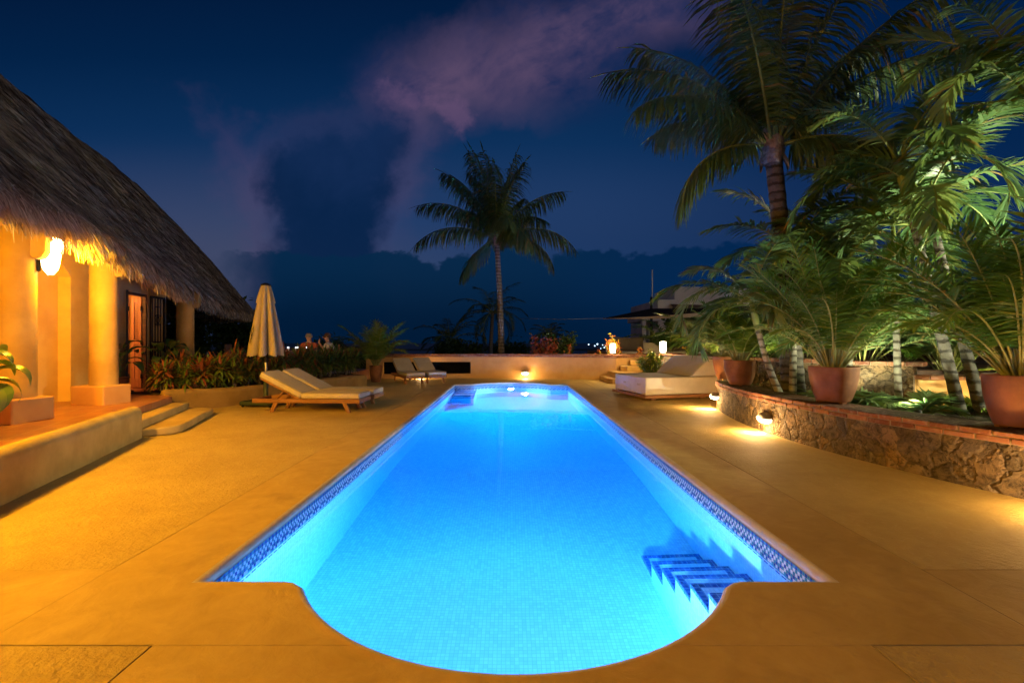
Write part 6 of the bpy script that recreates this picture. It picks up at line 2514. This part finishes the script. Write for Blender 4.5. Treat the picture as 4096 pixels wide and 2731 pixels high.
def seated_person(loc, rz, label, shirt, hair, raise_hand, lean, seed):
    """seated figure grown with a skin modifier; local +Y is the way it faces"""
    t = empty('person', loc, rz, label, 'person', 'people seated at the dining table')
    vs_, ed, rd = [], [], []

    def add(p, r_, par=None):
        vs_.append(p); rd.append(r_)
        if par is not None:
            ed.append((par, len(vs_) - 1))
        return len(vs_) - 1
    pel = add((0, 0, 0.55), 0.14)
    wa = add((0, lean * 0.2, 0.72), 0.135, pel)
    che = add((0, lean * 0.55, 0.92), 0.15, wa)
    nk0 = add((0, lean * 0.75, 1.06), 0.085, che)
    nk = add((0, lean * 0.85, 1.13), 0.055, nk0)
    hd = add((0, lean + 0.015, 1.20), 0.075, nk)
    hd2 = add((0, lean + 0.02, 1.27), 0.095, hd)
    hd3 = add((0, lean + 0.01, 1.34), 0.075, hd2)
    for sx in (-1, 1):
        sh = add((sx * 0.18, lean * 0.68, 1.02), 0.062, nk0)
        up = raise_hand and sx == 1
        el = add((sx * 0.25, lean * 0.6 + 0.10, 0.80), 0.045, sh)
        wr = add((sx * 0.10, lean + 0.25, 1.08) if up else (sx * 0.14, lean * 0.6 + 0.36, 0.80), 0.030, el)
        pm = add((sx * 0.07, lean + 0.22, 1.15) if up else (sx * 0.11, lean * 0.6 + 0.43, 0.795), 0.026, wr)
        for k in range(4):
            dx = (k - 1.5) * 0.018
            f1 = add((vs_[pm][0] + dx, vs_[pm][1] + (0.01 if up else 0.05), vs_[pm][2] + (0.05 if up else -0.004)), 0.0095, pm)
            add((vs_[pm][0] + dx * 1.1, vs_[pm][1] + (-0.01 if up else 0.08), vs_[pm][2] + (0.08 if up else -0.02)), 0.008, f1)
        th = add((vs_[pm][0] - sx * 0.035, vs_[pm][1] + 0.012, vs_[pm][2] + 0.008), 0.0105, pm)
        add((vs_[pm][0] - sx * 0.045, vs_[pm][1] + 0.04, vs_[pm][2] + 0.012), 0.009, th)
        hp_ = add((sx * 0.09, 0.02, 0.54), 0.10, pel)
        kn = add((sx * 0.12, 0.42, 0.52), 0.065, hp_)
        an = add((sx * 0.12, 0.46, 0.10), 0.045, kn)
        add((sx * 0.13, 0.58, 0.04), 0.04, an)
    me = bpy.data.meshes.new('body')
    me.from_pydata(vs_, ed, [])
    o = bpy.data.objects.new('body', me)
    C.objects.link(o)
    o.parent = t
    sk = o.modifiers.new('skin', 'SKIN')
    sk.use_smooth_shade = True
    for i, r_ in enumerate(rd):
        me.skin_vertices[0].data[i].radius = (r_, r_ * 0.92)
    me.skin_vertices[0].data[0].use_root = True
    sb = o.modifiers.new('sub', 'SUBSURF'); sb.levels = 1; sb.render_levels = 2
    me.materials.append(M['skin'])
    # clothing: a shirt shell over torso and sleeves, trousers over hips and legs
    def garment(name, chain, m):
        b = MB()
        for pts, rads in chain:
            b.tube(pts, rads, 14)
        b.build(name, m, t)
    garment('shirt', [([(0, 0, 0.52), (0, lean * 0.2, 0.72), (0, lean * 0.55, 0.92), (0, lean * 0.75, 1.05), (0, lean * 0.8, 1.085)], [0.165, 0.165, 0.185, 0.13, 0.075])] +
            [([(sx * 0.10, lean * 0.7, 1.03), (sx * 0.19, lean * 0.68, 1.015), (sx * 0.235, lean * 0.6 + 0.07, 0.86)], [0.075, 0.082, 0.062]) for sx in (-1, 1)], shirt)
    garment('trousers', [([(sx * 0.08, -0.03, 0.55), (sx * 0.12, 0.40, 0.525), (sx * 0.12, 0.45, 0.44), (sx * 0.12, 0.46, 0.12)], [0.12, 0.088, 0.08, 0.06]) for sx in (-1, 1)], M['trouser'])
    b = MB()
    b.lathe([(0.104, -0.055), (0.112, 0.0), (0.104, 0.045), (0.072, 0.085), (0.0, 0.103)], 20, center=(0, lean - 0.014, 1.305))
    b.build('hair', hair, t)
    b = MB()
    b.tube([(0, lean + 0.115, 1.285), (0, lean + 0.135, 1.262), (0, lean + 0.115, 1.25)], [0.008, 0.015, 0.008], 6)
    b.build('nose', M['skin'], t)
    for sx in (-1, 1):
        b = MB()
        b.lathe([(0, -0.01), (0.012, 0), (0, 0.01)], 8, center=(sx * 0.035, lean + 0.108, 1.295))
        b.build('eye', M['black'], t)
        b = MB()
        b.lathe([(0, -0.03), (0.016, 0), (0, 0.03)], 8, center=(sx * 0.098, lean + 0.01, 1.275))
        b.build('ear', M['skin'], t)
    b = MB()
    b.tube([(-0.025, lean + 0.112, 1.222), (0, lean + 0.118, 1.22), (0.025, lean + 0.112, 1.222)], 0.006, 5)
    b.build('mouth', M['shirt_rust'], t)


seated_person(TB + Vector((-0.25, 0.80, -0.08)), R(190), 'grey-haired person in a dark red top seated facing the pool side', M['shirt_rust'], M['hair_grey'], False, 0.06, 1)
seated_person(TB + Vector((0.70, 0.25, -0.08)), R(110), 'person in a pale shirt leaning in with a raised hand', M['shirt_pale'], M['hair_dark'], True, 0.12, 2)
seated_person(TB + Vector((-1.2, 0.35, -0.08)), R(-100), 'dark-haired person in rust half hidden by the umbrella hem', M['shirt_rust'], M['hair_dark'], False, 0.08, 3)


# ------------------------------------------------------------------ garden uplights among the palms
def uplight(loc, direction, label, watts, col=(1.0, 0.97, 0.60), ang=120):
    t = empty('garden_spotlight', loc, 0, label, 'garden light', 'spotlights hidden in the planting')
    watts *= 0.8
    d = Vector(direction).normalized()
    q = d.to_track_quat('Z', 'Y').to_matrix().to_4x4()
    b = MB(); b.X = q
    b.lathe([(0, -0.05), (0.035, -0.05), (0.045, 0.05), (0.04, 0.05), (0.03, 0.02), (0, 0.02)], 16)
    b.build('housing', M['iron'], t)
    b = MB(); b.X = q
    b.lathe([(0.036, 0.042), (0, 0.044)], 16)
    b.build('lens', M['lamp_glow'], t)
    b = MB(); b.tube([(0, 0, -0.12), (0, 0, 0.0)], 0.01, 6); b.build('stake', M['iron'], t)
    light('spot_source', 'SPOT', tuple(d * 0.08), watts, col, t, radius=0.04, rot=aim(d), spot=R(ang), blend=0.6)


uplight((4.80, 6.95, 0.46), (0.25, 0.15, 1.0), 'small spotlight in the bed behind the large middle pot', 260)
uplight((5.25, 5.85, 0.46), (0.1, 0.6, 1.0), 'small spotlight in the bed below the right-hand palms', 330)
uplight((5.45, 7.1, 0.46), (0.25, 0.55, 1.0), 'small spotlight in front of the retaining wall', 160)
uplight((4.75, 8.9, 0.46), (-0.35, -0.1, 1.0), 'small spotlight between the smaller pot and the retaining wall', 260)
uplight((5.5, 9.9, 1.1), (-0.5, -0.3, 0.9), 'small spotlight above the retaining wall', 220)
# one taller garden light on a post at the right, outside the frame
t = empty('garden_post_light', (7.9, 4.7, 0.3), 0, 'garden floodlight on a short post among the shrubs at the right', 'garden light')
b = MB(); b.tube([(0, 0, 0), (0, 0, 1.35)], 0.025, 8); b.build('post', M['iron'], t)
dv = Vector((-0.72, 0.70, 0.10)).normalized()
b = MB(); b.X = Matrix.Translation((0, 0, 1.4)) @ dv.to_track_quat('Z', 'Y').to_matrix().to_4x4()
b.lathe([(0, -0.08), (0.06, -0.08), (0.09, 0.05), (0.08, 0.05), (0.05, 0.0), (0, 0.0)], 16); b.build('head', M['iron'], t)
light('flood_source', 'SPOT', tuple(Vector((0, 0, 1.4)) + dv * 0.12), 1700, (1.0, 0.98, 0.66), t, radius=0.05, rot=aim(dv), spot=R(125), blend=0.5)
